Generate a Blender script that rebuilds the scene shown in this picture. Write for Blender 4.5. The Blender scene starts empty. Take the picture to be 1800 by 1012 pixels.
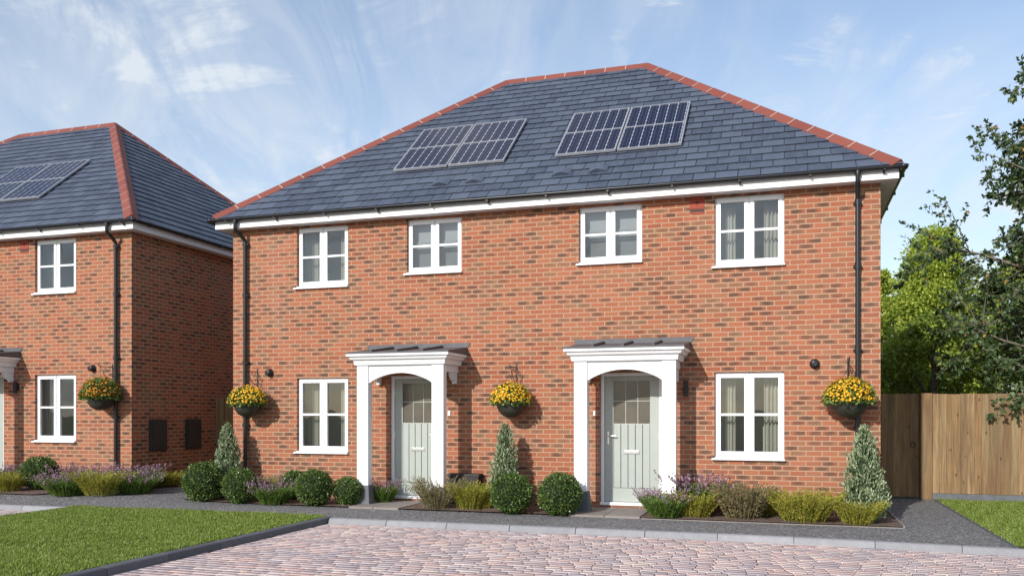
import bpy, bmesh, math, random
import numpy as np
from mathutils import Vector, Matrix
random.seed(7); RNG = np.random.default_rng(11)
D2R = math.radians
scene = bpy.context.scene
COL = scene.collection

# ------------------------------------------------------------------ camera
FPX, CXP, HY, YAW, WALL_Y, EYE = 1526., 900., 727., D2R(17.63), 13.63, 1.45
cd = bpy.data.cameras.new('camera'); cam = bpy.data.objects.new('camera', cd); COL.objects.link(cam)
cd.sensor_width = 36; cd.lens = FPX/1800*36; cd.shift_y = (HY-506)/1800; cd.clip_end = 2000
cam.location = (0, 0, EYE); cam.rotation_euler = (math.pi/2, 0, YAW)
scene.camera = cam

# ------------------------------------------------------------------ measuring helpers (survey of the plot)
CA, SA = math.cos(YAW), math.sin(YAW)
def ray(px, py):
    u = (px-CXP)/FPX; return (u*CA-SA, u*SA+CA, (HY-py)/FPX)
def at_y(px, Y):
    r = ray(px, 0); return r[0]*Y/r[1]
def z_at(px, py, Y):
    r = ray(px, py); return r[2]*Y/r[1]+EYE

# ------------------------------------------------------------------ object helpers
def link(o, parent=None):
    COL.objects.link(o)
    if parent is not None: o.parent = parent
    return o
def tag(o, label=None, cat=None, group=None, kind=None):
    if label: o['label'] = label
    if cat: o['category'] = cat
    if group: o['group'] = group
    if kind: o['kind'] = kind
    return o
def empty(name, loc, rz=0):
    o = bpy.data.objects.new(name, None); o.location = loc; o.rotation_euler = (0, 0, rz)
    o.empty_display_size = .2
    return link(o)
def kids(o): return [c for c in bpy.data.objects if c.parent == o]
def copy_tree(o, parent=None):
    c = o.copy(); COL.objects.link(c); c.parent = parent
    for k in kids(o): copy_tree(k, c)
    return c

class MB:
    """collects geometry for one mesh object"""
    def __init__(s): s.v = []; s.f = []; s.m = []; s.sm = []
    def add(s, vs, fs, mi=0, smooth=False):
        n = len(s.v); s.v += [tuple(v) for v in vs]
        for f in fs: s.f.append(tuple(i+n for i in f)); s.m.append(mi); s.sm.append(smooth)
    def box(s, x0, x1, y0, y1, z0, z1, mi=0):
        s.add([(x0,y0,z0),(x1,y0,z0),(x1,y1,z0),(x0,y1,z0),(x0,y0,z1),(x1,y0,z1),(x1,y1,z1),(x0,y1,z1)],
              [(0,3,2,1),(4,5,6,7),(0,1,5,4),(1,2,6,5),(2,3,7,6),(3,0,4,7)], mi)
    def frustum(s, x0, x1, y0, y1, z0, X0, X1, Y0, Y1, z1, mi=0):
        s.add([(x0,y0,z0),(x1,y0,z0),(x1,y1,z0),(x0,y1,z0),(X0,Y0,z1),(X1,Y0,z1),(X1,Y1,z1),(X0,Y1,z1)],
              [(0,3,2,1),(4,5,6,7),(0,1,5,4),(1,2,6,5),(2,3,7,6),(3,0,4,7)], mi)
    def tube(s, pts, r, seg=10, mi=0, cap=True, smooth=True):
        pts = [Vector(p) for p in pts]; n = len(pts)
        rs = r if isinstance(r, (list, tuple)) else [r]*n
        rings = []
        for i, p in enumerate(pts):
            d = (pts[min(i+1, n-1)]-pts[max(i-1, 0)]).normalized()
            up = Vector((0,0,1)) if abs(d.z) < .9 else Vector((0,1,0))
            a = d.cross(up).normalized(); b = d.cross(a).normalized()
            rings.append([p+(a*math.cos(t)+b*math.sin(t))*rs[i] for t in [2*math.pi*k/seg for k in range(seg)]])
        vs = [v for g in rings for v in g]; fs = []
        for i in range(n-1):
            for k in range(seg):
                fs.append((i*seg+k, i*seg+(k+1)%seg, (i+1)*seg+(k+1)%seg, (i+1)*seg+k))
        s.add(vs, fs, mi, smooth)
        if cap:
            s.add(rings[0], [tuple(range(seg))[::-1]], mi); s.add(rings[-1], [tuple(range(seg))], mi)
    def lathe(s, prof, c, seg=24, mi=0, axis='z'):
        vs = []; fs = []
        for r, h in prof:
            for k in range(seg):
                t = 2*math.pi*k/seg
                if axis == 'z': vs.append((c[0]+r*math.cos(t), c[1]+r*math.sin(t), c[2]+h))
                else: vs.append((c[0]+r*math.cos(t), c[1]+h, c[2]+r*math.sin(t)))
        for i in range(len(prof)-1):
            for k in range(seg):
                fs.append((i*seg+k, i*seg+(k+1)%seg, (i+1)*seg+(k+1)%seg, (i+1)*seg+k))
        s.add(vs, fs, mi, True)
    def build(s, name, mats, parent=None, bevel=0, fix=True):
        me = bpy.data.meshes.new(name); me.from_pydata(s.v, [], s.f)
        for m in (mats if isinstance(mats, (list, tuple)) else [mats]): me.materials.append(m)
        me.polygons.foreach_set('material_index', s.m); me.polygons.foreach_set('use_smooth', s.sm)
        if fix:
            bm = bmesh.new(); bm.from_mesh(me); bmesh.ops.recalc_face_normals(bm, faces=bm.faces); bm.to_mesh(me); bm.free()
        me.update()
        o = link(bpy.data.objects.new(name, me), parent)
        if bevel:
            b = o.modifiers.new('bevel', 'BEVEL'); b.width = bevel; b.segments = 2; b.limit_method = 'ANGLE'; b.angle_limit = D2R(40)
            b.harden_normals = False
        return o

def np_mesh(name, V, F, mats, parent=None, mi=None, link_it=True):
    """fast mesh from numpy: V (n,3), F (m,k)"""
    me = bpy.data.meshes.new(name); k = F.shape[1]
    me.vertices.add(len(V)); me.vertices.foreach_set('co', V.astype(np.float32).ravel())
    me.loops.add(F.size); me.loops.foreach_set('vertex_index', F.astype(np.int32).ravel())
    me.polygons.add(len(F)); me.polygons.foreach_set('loop_start', np.arange(0, F.size, k, dtype=np.int32))
    for m in (mats if isinstance(mats, (list, tuple)) else [mats]): me.materials.append(m)
    if mi is not None: me.polygons.foreach_set('material_index', mi.astype(np.int32))
    me.update(calc_edges=True)
    o = bpy.data.objects.new(name, me)
    return link(o, parent) if link_it else o

def unit(a): return a/np.maximum(np.linalg.norm(a, axis=1, keepdims=True), 1e-9)
def diamonds(P, Dv, S, fold=.0):
    """one leaf (diamond) per row: base P, length vector Dv, half width vector S"""
    n = len(P); N = unit(np.cross(Dv, S))*np.linalg.norm(S, axis=1, keepdims=True)*fold
    V = np.empty((n, 4, 3)); V[:,0] = P; V[:,1] = P+.45*Dv+S+N; V[:,2] = P+Dv; V[:,3] = P+.45*Dv-S+N
    return V.reshape(-1, 3), np.arange(4*n).reshape(n, 4)
def rand_dir(n):
    v = RNG.normal(size=(n, 3)); return unit(v)
def leaf_cloud(P, out, L, W, spread=.8):
    n = len(P); d = unit(out+rand_dir(n)*spread); s = unit(np.cross(d, rand_dir(n)))
    l = L*RNG.uniform(.7, 1.2, (n, 1)); w = W*RNG.uniform(.7, 1.2, (n, 1))
    return diamonds(P, d*l, s*w, .25)
class NB:
    """collects numpy quads with material indices"""
    def __init__(s): s.V = []; s.F = []; s.M = []; s.n = 0
    def add(s, VF, mi=0):
        V, F = VF; s.V.append(V); s.F.append(F+s.n); s.M.append(np.full(len(F), mi)); s.n += len(V)
    def build(s, name, mats, parent=None, link_it=True):
        return np_mesh(name, np.concatenate(s.V), np.concatenate(s.F), mats, parent, np.concatenate(s.M), link_it)

# ------------------------------------------------------------------ material helpers
def new_mat(name):
    m = bpy.data.materials.new(name); m.use_nodes = True; nt = m.node_tree
    b = nt.nodes['Principled BSDF']; return m, nt, b
def N(nt, t, **kw):
    n = nt.nodes.new(t)
    for k, v in kw.items():
        if hasattr(n, k): setattr(n, k, v)
    return n
def mth(nt, op, a, b=None, c=None, clamp=False):
    n = nt.nodes.new('ShaderNodeMath'); n.operation = op; n.use_clamp = clamp
    for i, x in enumerate((a, b, c)):
        if x is None: continue
        if isinstance(x, (int, float)): n.inputs[i].default_value = x
        else: nt.links.new(x, n.inputs[i])
    return n.outputs[0]
def mixc(nt, fac, a, b, mode='MIX'):
    n = nt.nodes.new('ShaderNodeMix'); n.data_type = 'RGBA'; n.blend_type = mode
    for i, x in ((0, fac), (6, a), (7, b)):
        if isinstance(x, (int, float)): n.inputs[i].default_value = x
        elif isinstance(x, tuple): n.inputs[i].default_value = (*x[:3], 1)
        else: nt.links.new(x, n.inputs[i])
    return n.outputs[2]
def ramp(nt, fac, stops, interp='LINEAR'):
    n = nt.nodes.new('ShaderNodeValToRGB'); cr = n.color_ramp; cr.interpolation = interp
    while len(cr.elements) < len(stops): cr.elements.new(.5)
    for e, (p, c) in zip(cr.elements, stops):
        e.position = p; e.color = (*c[:3], 1) if isinstance(c, tuple) else (c, c, c, 1)
    nt.links.new(fac, n.inputs[0]); return n.outputs[0]
def noise(nt, vec, scale, detail=3, rough=.5, dist=0, out=0):
    n = nt.nodes.new('ShaderNodeTexNoise'); n.inputs['Scale'].default_value = scale; n.inputs['Detail'].default_value = detail
    n.inputs['Roughness'].default_value = rough; n.inputs['Distortion'].default_value = dist
    if vec is not None: nt.links.new(vec, n.inputs['Vector'])
    return n.outputs[out]
def objco(nt): return N(nt, 'ShaderNodeTexCoord').outputs['Object']
def scaled(nt, vec, s):
    n = nt.nodes.new('ShaderNodeMapping'); n.inputs['Scale'].default_value = s; nt.links.new(vec, n.inputs[0]); return n.outputs[0]
def bump(nt, b, h, strength=.3, dist=.01):
    n = nt.nodes.new('ShaderNodeBump'); n.inputs['Strength'].default_value = strength; n.inputs['Distance'].default_value = dist
    nt.links.new(h, n.inputs['Height']); nt.links.new(n.outputs[0], b.inputs['Normal'])
def island(nt): return N(nt, 'ShaderNodeNewGeometry').outputs['Random Per Island']
def simple(name, col, rough=.5, var=.06, nscale=8, bmp=0, bscale=60, metallic=0, spec=None):
    m, nt, b = new_mat(name); v = objco(nt)
    f = noise(nt, v, nscale, 4)
    c = ramp(nt, f, [(.3, tuple(x*(1-var) for x in col)), (.7, tuple(min(1, x*(1+var)) for x in col))])
    nt.links.new(c, b.inputs['Base Color']); b.inputs['Roughness'].default_value = rough; b.inputs['Metallic'].default_value = metallic
    if spec is not None: b.inputs['Specular IOR Level'].default_value = spec
    if bmp: bump(nt, b, noise(nt, v, bscale, 5), bmp)
    return m

def m_brick():
    m, nt, b = new_mat('brick_mat'); v = objco(nt)
    sep = N(nt, 'ShaderNodeSeparateXYZ'); nt.links.new(v, sep.inputs[0])
    # small wobble so that courses are not ruler-straight
    wob = noise(nt, v, 9, 2); wob = mth(nt, 'MULTIPLY', mth(nt, 'SUBTRACT', wob, .5), .010)
    u = mth(nt, 'ADD', mth(nt, 'ADD', sep.outputs[0], sep.outputs[1]), wob)
    z = mth(nt, 'ADD', sep.outputs[2], wob)
    zr = mth(nt, 'DIVIDE', mth(nt, 'ADD', z, 1.5), .075); row = mth(nt, 'FLOOR', zr); fv = mth(nt, 'FRACT', zr)
    par = mth(nt, 'MULTIPLY', mth(nt, 'MODULO', row, 2), .5)
    ur = mth(nt, 'ADD', mth(nt, 'DIVIDE', mth(nt, 'ADD', u, 60), .225), par); colm = mth(nt, 'FLOOR', ur); fu = mth(nt, 'FRACT', ur)
    comb = N(nt, 'ShaderNodeCombineXYZ'); nt.links.new(colm, comb.inputs[0]); nt.links.new(row, comb.inputs[1])
    wn = N(nt, 'ShaderNodeTexWhiteNoise'); wn.noise_dimensions = '3D'; nt.links.new(comb.outputs[0], wn.inputs['Vector'])
    r1 = wn.outputs['Value']; sc = N(nt, 'ShaderNodeSeparateColor'); nt.links.new(wn.outputs['Color'], sc.inputs[0])
    # distance to brick edge in metres
    eu = mth(nt, 'MULTIPLY', mth(nt, 'SUBTRACT', .5, mth(nt, 'ABSOLUTE', mth(nt, 'SUBTRACT', fu, .5))), .225)
    ev = mth(nt, 'MULTIPLY', mth(nt, 'SUBTRACT', .5, mth(nt, 'ABSOLUTE', mth(nt, 'SUBTRACT', fv, .5))), .075)
    e = mth(nt, 'MINIMUM', eu, ev)
    e = mth(nt, 'ADD', e, mth(nt, 'MULTIPLY', mth(nt, 'SUBTRACT', noise(nt, v, 60, 3), .5), .006))
    mask = N(nt, 'ShaderNodeMapRange'); mask.inputs['From Min'].default_value = .0045; mask.inputs['From Max'].default_value = .0085
    nt.links.new(e, mask.inputs['Value']); mask = mask.outputs[0]
    base = ramp(nt, sc.outputs[0], [(0, (.24,.062,.032)), (.22, (.32,.090,.043)), (.42, (.345,.108,.052)), (.52, (.25,.105,.056)), (.66, (.245,.125,.068)), (.74, (.315,.090,.043)), (.9,(.28,.073,.036)), (1, (.20,.095,.056))])
    # flamed dark kiln marks in the middle of some bricks
    bu = mth(nt, 'SUBTRACT', 1, mth(nt, 'ABSOLUTE', mth(nt, 'MULTIPLY', mth(nt, 'SUBTRACT', fu, mth(nt, 'ADD', .35, mth(nt, 'MULTIPLY', sc.outputs[1], .3))), 2.2)), clamp=True)
    bv = mth(nt, 'SUBTRACT', 1, mth(nt, 'ABSOLUTE', mth(nt, 'MULTIPLY', mth(nt, 'SUBTRACT', fv, .5), 2.2)), clamp=True)
    blob = mth(nt, 'MULTIPLY', bu, bv)
    blob = mth(nt, 'ADD', blob, mth(nt, 'MULTIPLY', mth(nt, 'SUBTRACT', noise(nt, scaled(nt, v, (12,12,70)), 1, 4), .5), .9))
    dk = N(nt, 'ShaderNodeMapRange'); dk.inputs['From Min'].default_value = .05; dk.inputs['From Max'].default_value = .34
    nt.links.new(blob, dk.inputs['Value'])
    sel = N(nt, 'ShaderNodeMapRange'); sel.inputs['From Min'].default_value = .48; sel.inputs['From Max'].default_value = .90; nt.links.new(r1, sel.inputs['Value'])
    dkf = mth(nt, 'MULTIPLY', mth(nt, 'MULTIPLY', dk.outputs[0], mth(nt, 'POWER', sel.outputs[0], .8)), .97)
    base = mixc(nt, dkf, base, (.038,.027,.024))
    mott = noise(nt, scaled(nt, v, (30,30,60)), 1, 4)
    base = mixc(nt, mth(nt, 'MULTIPLY', mott, .34), base, (.40,.20,.11))
    big = noise(nt, v, .7, 3)
    base = mixc(nt, ramp(nt, big, [(.35, 0.0), (.75, .14)]), base, (.42,.25,.16))
    mort = mixc(nt, noise(nt, v, 35, 3), (.36,.235,.155), (.50,.345,.24))
    c = mixc(nt, mask, mort, base)
    sp = N(nt, 'ShaderNodeMapRange'); sp.inputs['From Min'].default_value = .55; sp.inputs['From Max'].default_value = .0
    nt.links.new(mth(nt, 'ADD', sep.outputs[2], mth(nt, 'MULTIPLY', noise(nt, v, 2.5, 4), .5)), sp.inputs['Value'])
    c = mixc(nt, mth(nt, 'MULTIPLY', sp.outputs[0], .35), c, (.17,.10,.07))
    eff = ramp(nt, noise(nt, scaled(nt, v, (1.2,1.2,.35)), 1, 5, .6), [(.58, 0.0), (.78, .12)])
    c = mixc(nt, eff, c, (.62,.47,.38))
    nt.links.new(c, b.inputs['Base Color']); b.inputs['Roughness'].default_value = .88; b.inputs['Specular IOR Level'].default_value = .25
    h = mth(nt, 'ADD', mask, mth(nt, 'MULTIPLY', noise(nt, v, 120, 4), .35))
    bump(nt, b, h, .55, .006)
    return m

def m_slate(name='slate_mat', a=(.044,.055,.086), c=(.082,.100,.142)):
    m, nt, b = new_mat(name); v = objco(nt); r = island(nt)
    col = ramp(nt, r, [(0, a), (.5, tuple((x+y)/2 for x, y in zip(a, c))), (1, c)])
    n1 = noise(nt, scaled(nt, v, (6,2,2)), 1.6, 5, .6)
    col = mixc(nt, ramp(nt, n1, [(.35, 0.0), (.8, .55)]), col, (.11,.128,.162))
    nt.links.new(col, b.inputs['Base Color']); b.inputs['Roughness'].default_value = .62; b.inputs['Specular IOR Level'].default_value = .35
    bump(nt, b, noise(nt, scaled(nt, v, (14,30,30)), 1, 5), .35, .008)
    return m
def m_terracotta():
    m, nt, b = new_mat('terracotta_mat'); v = objco(nt); r = island(nt)
    col = ramp(nt, r, [(0, (.175,.040,.028)), (1, (.235,.060,.039))])
    col = mixc(nt, ramp(nt, noise(nt, v, 7, 5), [(.4, 0.0), (.8, .35)]), col, (.20,.065,.048))
    nt.links.new(col, b.inputs['Base Color']); b.inputs['Roughness'].default_value = .75
    bump(nt, b, noise(nt, v, 50, 4), .2, .005); return m
def m_leaf(name, stops, trans=.3, rough=.5):
    m, nt, b = new_mat(name); r = island(nt)
    col = ramp(nt, r, stops); nt.links.new(col, b.inputs['Base Color']); b.inputs['Roughness'].default_value = rough
    b.inputs['Specular IOR Level'].default_value = .35
    tr = N(nt, 'ShaderNodeBsdfTranslucent'); c2 = mixc(nt, .5, col, (.35,.5,.08), 'MIX')
    c2 = mixc(nt, .6, c2, col); nt.links.new(c2, tr.inputs[0])
    mx = N(nt, 'ShaderNodeMixShader'); mx.inputs[0].default_value = trans
    nt.links.new(b.outputs[0], mx.inputs[1]); nt.links.new(tr.outputs[0], mx.inputs[2])
    nt.links.new(mx.outputs[0], nt.nodes['Material Output'].inputs[0]); return m
def m_paver():
    m, nt, b = new_mat('paver_mat'); v = objco(nt); r = island(nt)
    col = ramp(nt, r, [(0, (.33,.275,.285)), (.2, (.54,.40,.37)), (.36, (.68,.50,.45)), (.5, (.40,.34,.36)), (.64, (.70,.58,.53)), (.78, (.64,.42,.35)), (.9, (.46,.38,.385)), (1, (.74,.60,.50))])
    col = mixc(nt, ramp(nt, noise(nt, v, 14, 4, .65), [(.35, 0.0), (.75, .4)]), col, (.42,.34,.32))
    col = mixc(nt, ramp(nt, noise(nt, v, 1.1, 5, .65), [(.42, 0.0), (.75, .26)]), col, (.42,.35,.33))
    col = mixc(nt, ramp(nt, noise(nt, v, 160, 2), [(.55, 0.0), (.75, .3)]), col, (.16,.13,.13))
    nt.links.new(col, b.inputs['Base Color']); b.inputs['Roughness'].default_value = .85
    bump(nt, b, noise(nt, v, 90, 5), .4, .006); return m
def m_tarmac():
    m, nt, b = new_mat('tarmac_mat'); v = objco(nt)
    vo = N(nt, 'ShaderNodeTexVoronoi'); vo.inputs['Scale'].default_value = 58; nt.links.new(v, vo.inputs['Vector'])
    sc = N(nt, 'ShaderNodeSeparateColor'); nt.links.new(vo.outputs['Color'], sc.inputs[0])
    col = ramp(nt, sc.outputs[0], [(0, (.055,.053,.054)), (.55, (.125,.12,.12)), (.84, (.21,.20,.195)), (1, (.46,.42,.41))])
    col = mixc(nt, ramp(nt, noise(nt, v, 1.3, 4), [(.35, 0.0), (.8, .35)]), col, (.19,.175,.17))
    nt.links.new(col, b.inputs['Base Color']); b.inputs['Roughness'].default_value = .9
    bump(nt, b, vo.outputs['Distance'], .6, .006); return m
def m_soil():
    m, nt, b = new_mat('soil_mat'); v = objco(nt)
    col = ramp(nt, noise(nt, v, 40, 6, .7), [(.3, (.07,.042,.032)), (.55, (.18,.115,.088)), (.72, (.36,.25,.20))])
    nt.links.new(col, b.inputs['Base Color']); b.inputs['Roughness'].default_value = .95
    bump(nt, b, noise(nt, v, 45, 6, .7), .9, .03); return m
def m_wood(name='fence_wood_mat', dark=1.):
    m, nt, b = new_mat(name); v = objco(nt); r = island(nt)
    col = ramp(nt, r, [(0, (.15*dark,.085*dark,.038*dark)), (.35, (.25*dark,.150*dark,.068*dark)), (.7, (.38*dark,.25*dark,.120*dark)), (1, (.25*dark,.145*dark,.06*dark))])
    add = N(nt, 'ShaderNodeVectorMath'); nt.links.new(v, add.inputs[0])
    cx = N(nt, 'ShaderNodeCombineXYZ'); nt.links.new(mth(nt, 'MULTIPLY', r, 37), cx.inputs[2]); nt.links.new(cx.outputs[0], add.inputs[1])
    g = noise(nt, scaled(nt, add.outputs[0], (32,32,1.5)), 1, 5, .65, .6)
    col = mixc(nt, ramp(nt, g, [(.38, 0.0), (.62, .75)]), col, (.10*dark,.055*dark,.025*dark))
    g2 = noise(nt, scaled(nt, add.outputs[0], (4,4,.5)), 1, 3)
    col = mixc(nt, ramp(nt, g2, [(.45, 0.0), (.75, .35)]), col, (.30*dark,.27*dark,.15*dark))
    vo = N(nt, 'ShaderNodeTexVoronoi'); vo.inputs['Scale'].default_value = 1; nt.links.new(scaled(nt, add.outputs[0], (5.5,5.5,2.6)), vo.inputs['Vector'])
    kn = N(nt, 'ShaderNodeMapRange'); kn.inputs['From Min'].default_value = .11; kn.inputs['From Max'].default_value = .05; nt.links.new(vo.outputs['Distance'], kn.inputs['Value'])
    col = mixc(nt, mth(nt, 'MULTIPLY', kn.outputs[0], .85), col, (.06*dark,.03*dark,.015*dark))
    nt.links.new(col, b.inputs['Base Color']); b.inputs['Roughness'].default_value = .85
    bump(nt, b, g, .4, .006); return m
def m_glass():
    m, nt, b = new_mat('window_glass_mat'); out = nt.nodes['Material Output']
    fr = N(nt, 'ShaderNodeFresnel'); fr.inputs[0].default_value = 1.75
    gl = N(nt, 'ShaderNodeBsdfGlossy'); gl.inputs['Roughness'].default_value = .02; gl.inputs[0].default_value = (.9,.95,1,1)
    tr = N(nt, 'ShaderNodeBsdfTransparent'); tr.inputs[0].default_value = (.90,.94,.92,1)
    nn = noise(nt, objco(nt), 2.2, 1); bp = N(nt, 'ShaderNodeBump'); bp.inputs['Strength'].default_value = .12; bp.inputs['Distance'].default_value = .02
    nt.links.new(nn, bp.inputs['Height']); nt.links.new(bp.outputs[0], gl.inputs['Normal'])
    mx = N(nt, 'ShaderNodeMixShader'); nt.links.new(mth(nt, 'MULTIPLY', fr.outputs[0], 1.35, clamp=True), mx.inputs[0])
    nt.links.new(tr.outputs[0], mx.inputs[1]); nt.links.new(gl.outputs[0], mx.inputs[2]); nt.links.new(mx.outputs[0], out.inputs[0]); return m
def m_cells():
    m, nt, b = new_mat('solar_cell_mat'); v = objco(nt)
    sep = N(nt, 'ShaderNodeSeparateXYZ'); nt.links.new(v, sep.inputs[0])
    # local x across, local y up the slope; cells 0.16 m; bus bars along y
    fx = mth(nt, 'FRACT', mth(nt, 'DIVIDE', mth(nt, 'ADD', sep.outputs[0], 1.6583), .16583)); fy = mth(nt, 'FRACT', mth(nt, 'DIVIDE', mth(nt, 'ADD', sep.outputs[1], 10), .157))
    ax = mth(nt, 'ABSOLUTE', mth(nt, 'SUBTRACT', fx, .5)); ay = mth(nt, 'ABSOLUTE', mth(nt, 'SUBTRACT', fy, .5))
    gap = mth(nt, 'GREATER_THAN', ax, .472)
    cor = mth(nt, 'GREATER_THAN', mth(nt, 'ADD', ax, ay), .88)
    bus = mth(nt, 'LESS_THAN', mth(nt, 'ABSOLUTE', mth(nt, 'SUBTRACT', ax, .2)), .012)
    w = mth(nt, 'MAXIMUM', gap, cor)
    col = mixc(nt, w, (.007,.009,.028), (.36,.38,.46)); col = mixc(nt, mth(nt, 'MULTIPLY', bus, .5), col, (.2,.22,.32))
    nt.links.new(col, b.inputs['Base Color']); b.inputs['Roughness'].default_value = .10; b.inputs['Specular IOR Level'].default_value = .22
    return m
def m_cloth(name, col):
    m, nt, b = new_mat(name); b.inputs['Base Color'].default_value = (*col, 1); b.inputs['Roughness'].default_value = .9
    tr = N(nt, 'ShaderNodeBsdfTranslucent'); tr.inputs[0].default_value = (*col, 1)
    mx = N(nt, 'ShaderNodeMixShader'); mx.inputs[0].default_value = .3
    nt.links.new(b.outputs[0], mx.inputs[1]); nt.links.new(tr.outputs[0], mx.inputs[2]); nt.links.new(mx.outputs[0], nt.nodes['Material Output'].inputs[0]); return m
def m_kerb(name, a, c):
    m, nt, b = new_mat(name); v = objco(nt); r = island(nt)
    col = ramp(nt, r, [(0, a), (1, c)])
    col = mixc(nt, ramp(nt, noise(nt, v, 9, 5, .65), [(.35, 0.0), (.8, .5)]), col, tuple(x*.6 for x in a))
    col = mixc(nt, ramp(nt, noise(nt, v, 130, 2), [(.55, 0.0), (.7, .3)]), col, tuple(min(1, x*1.5) for x in c))
    nt.links.new(col, b.inputs['Base Color']); b.inputs['Roughness'].default_value = .85
    bump(nt, b, noise(nt, v, 80, 4), .25, .005); return m

M = {}
M['brick'] = m_brick(); M['slate'] = m_slate(); M['terra'] = m_terracotta(); M['paver'] = m_paver(); M['tarmac'] = m_tarmac(); M['soil'] = m_soil()
M['wood'] = m_wood(); M['glass'] = m_glass(); M['cells'] = m_cells()
M['upvc'] = simple('white_frame_mat', (.80,.80,.81), .35, .015, 3)
M['white'] = simple('white_paint_mat', (.80,.80,.80), .45, .03, 4, .08, 40)
M['soffit'] = simple('soffit_mat', (.72,.71,.71), .5, .03, 3)
M['lead'] = simple('lead_mat', (.085,.083,.09), .55, .18, 5, .2, 20)
M['black'] = simple('black_plastic_mat', (.012,.013,.015), .3, .15, 8)
M['iron'] = simple('wrought_iron_mat', (.015,.014,.013), .5, .15, 20)
M['sage'] = simple('sage_paint_mat', (.37,.40,.36), .45, .03, 6, .08, 90)
M['groove'] = simple('sage_groove_mat', (.10,.115,.10), .6, .05, 6)
M['chrome'] = simple('brushed_metal_mat', (.75,.75,.74), .25, .03, 20, metallic=.85)
M['obscure'] = simple('obscure_glass_mat', (.105,.095,.075), .16, .25, 2.5, .12, 30)
M['came'] = simple('lead_came_mat', (.42,.42,.38), .5, .05)
M['alu'] = simple('aluminium_mat', (.42,.42,.44), .35, .05, 10, metallic=.4)
M['mortar'] = simple('mortar_mat', (.46,.36,.31), .9, .1, 30, .2)
M['airbrick'] = simple('clay_vent_mat', (.30,.055,.03), .8, .12, 20, .2)
M['plinth'] = simple('stone_plinth_mat', (.12,.125,.135), .8, .15, 9, .3, 60)
M['meter'] = simple('meter_box_mat', (.030,.024,.023), .7, .15, 10)
M['inner'] = simple('inner_wall_mat', (.60,.57,.47), .9, .04, 3)
M['curtain'] = m_cloth('curtain_mat', (.56,.53,.46)); M['blind'] = m_cloth('blind_mat', (.42,.42,.44)); M['net'] = m_cloth('net_mat', (.20,.20,.20))
M['slab'] = m_kerb('slab_mat', (.22,.185,.165), (.27,.235,.21))
M['kerb'] = m_kerb('kerb_mat', (.24,.24,.25), (.31,.305,.315)); M['kerb_dark'] = m_kerb('dark_kerb_mat', (.085,.088,.103), (.12,.12,.135))
M['bowl'] = simple('bowl_mat', (.030,.032,.022), .6, .35, 14, .4, 40)
M['bark'] = simple('bark_mat', (.16,.13,.10), .9, .3, 12, .6, 30)
G_ = lambda *c: c
M['box_leaf'] = m_leaf('box_leaf_mat', [(0,(.028,.060,.010)),(.5,(.070,.125,.024)),(.85,(.135,.20,.045)),(1,(.25,.31,.12))], .18, .33)
M['light_block_core'] = simple('light_block_core_mat', (.014,.026,.008), .9, .3, 20)  # dark solid core added inside the shrubs to block light
M['varieg'] = m_leaf('variegated_leaf_mat', [(0,(.06,.10,.04)),(.3,(.13,.20,.09)),(.6,(.30,.36,.20)),(1,(.52,.55,.36))], .2)
M['heather'] = m_leaf('heather_leaf_mat', [(0,(.16,.17,.02)),(.4,(.32,.33,.045)),(.8,(.46,.44,.08)),(1,(.52,.33,.09))], .35)
M['olive'] = m_leaf('olive_leaf_mat', [(0,(.10,.09,.04)),(.5,(.22,.19,.09)),(.85,(.36,.29,.16)),(1,(.27,.15,.09))], .3)
M['green'] = m_leaf('fresh_leaf_mat', [(0,(.05,.11,.018)),(.5,(.10,.18,.03)),(1,(.20,.27,.06))], .35)
M['purple'] = m_leaf('purple_flower_mat', [(0,(.17,.07,.16)),(.5,(.33,.17,.29)),(.8,(.46,.28,.38)),(1,(.58,.42,.48))], .3)
M['flower'] = m_leaf('yellow_flower_mat', [(0,(.80,.28,.01)),(.35,(.90,.45,.01)),(.75,(.95,.60,.03)),(1,(.95,.72,.08))], .25)
M['flower2'] = m_leaf('orange_flower_mat', [(0,(.50,.09,.01)),(.4,(.70,.20,.01)),(.75,(.85,.36,.02)),(1,(.90,.55,.04))], .25)
M['basket_leaf'] = m_leaf('basket_leaf_mat', [(0,(.05,.10,.02)),(.6,(.14,.21,.05)),(1,(.35,.42,.14))], .3)
M['tree_light'] = m_leaf('light_tree_leaf_mat', [(0,(.15,.23,.025)),(.4,(.33,.42,.05)),(.8,(.50,.57,.09)),(1,(.62,.64,.15))], .45)
M['tree_mid'] = m_leaf('mid_tree_leaf_mat', [(0,(.11,.17,.02)),(.5,(.25,.34,.05)),(1,(.45,.54,.10))], .3)
M['tree_dark'] = m_leaf('dark_tree_leaf_mat', [(0,(.03,.06,.02)),(.5,(.065,.105,.038)),(.9,(.14,.19,.08)),(.982,(.22,.26,.15)),(.985,(.50,.20,.06)),(1,(.62,.34,.12))], .2, .38)
M['grass'] = m_leaf('grass_blade_mat', [(0,(.06,.11,.015)),(.3,(.14,.21,.030)),(.7,(.26,.34,.055)),(.93,(.38,.44,.11)),(1,(.50,.46,.22))], .35)
M['turf'] = simple('turf_mat', (.07,.10,.025), .95, .35, 30, .5, 60)

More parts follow.
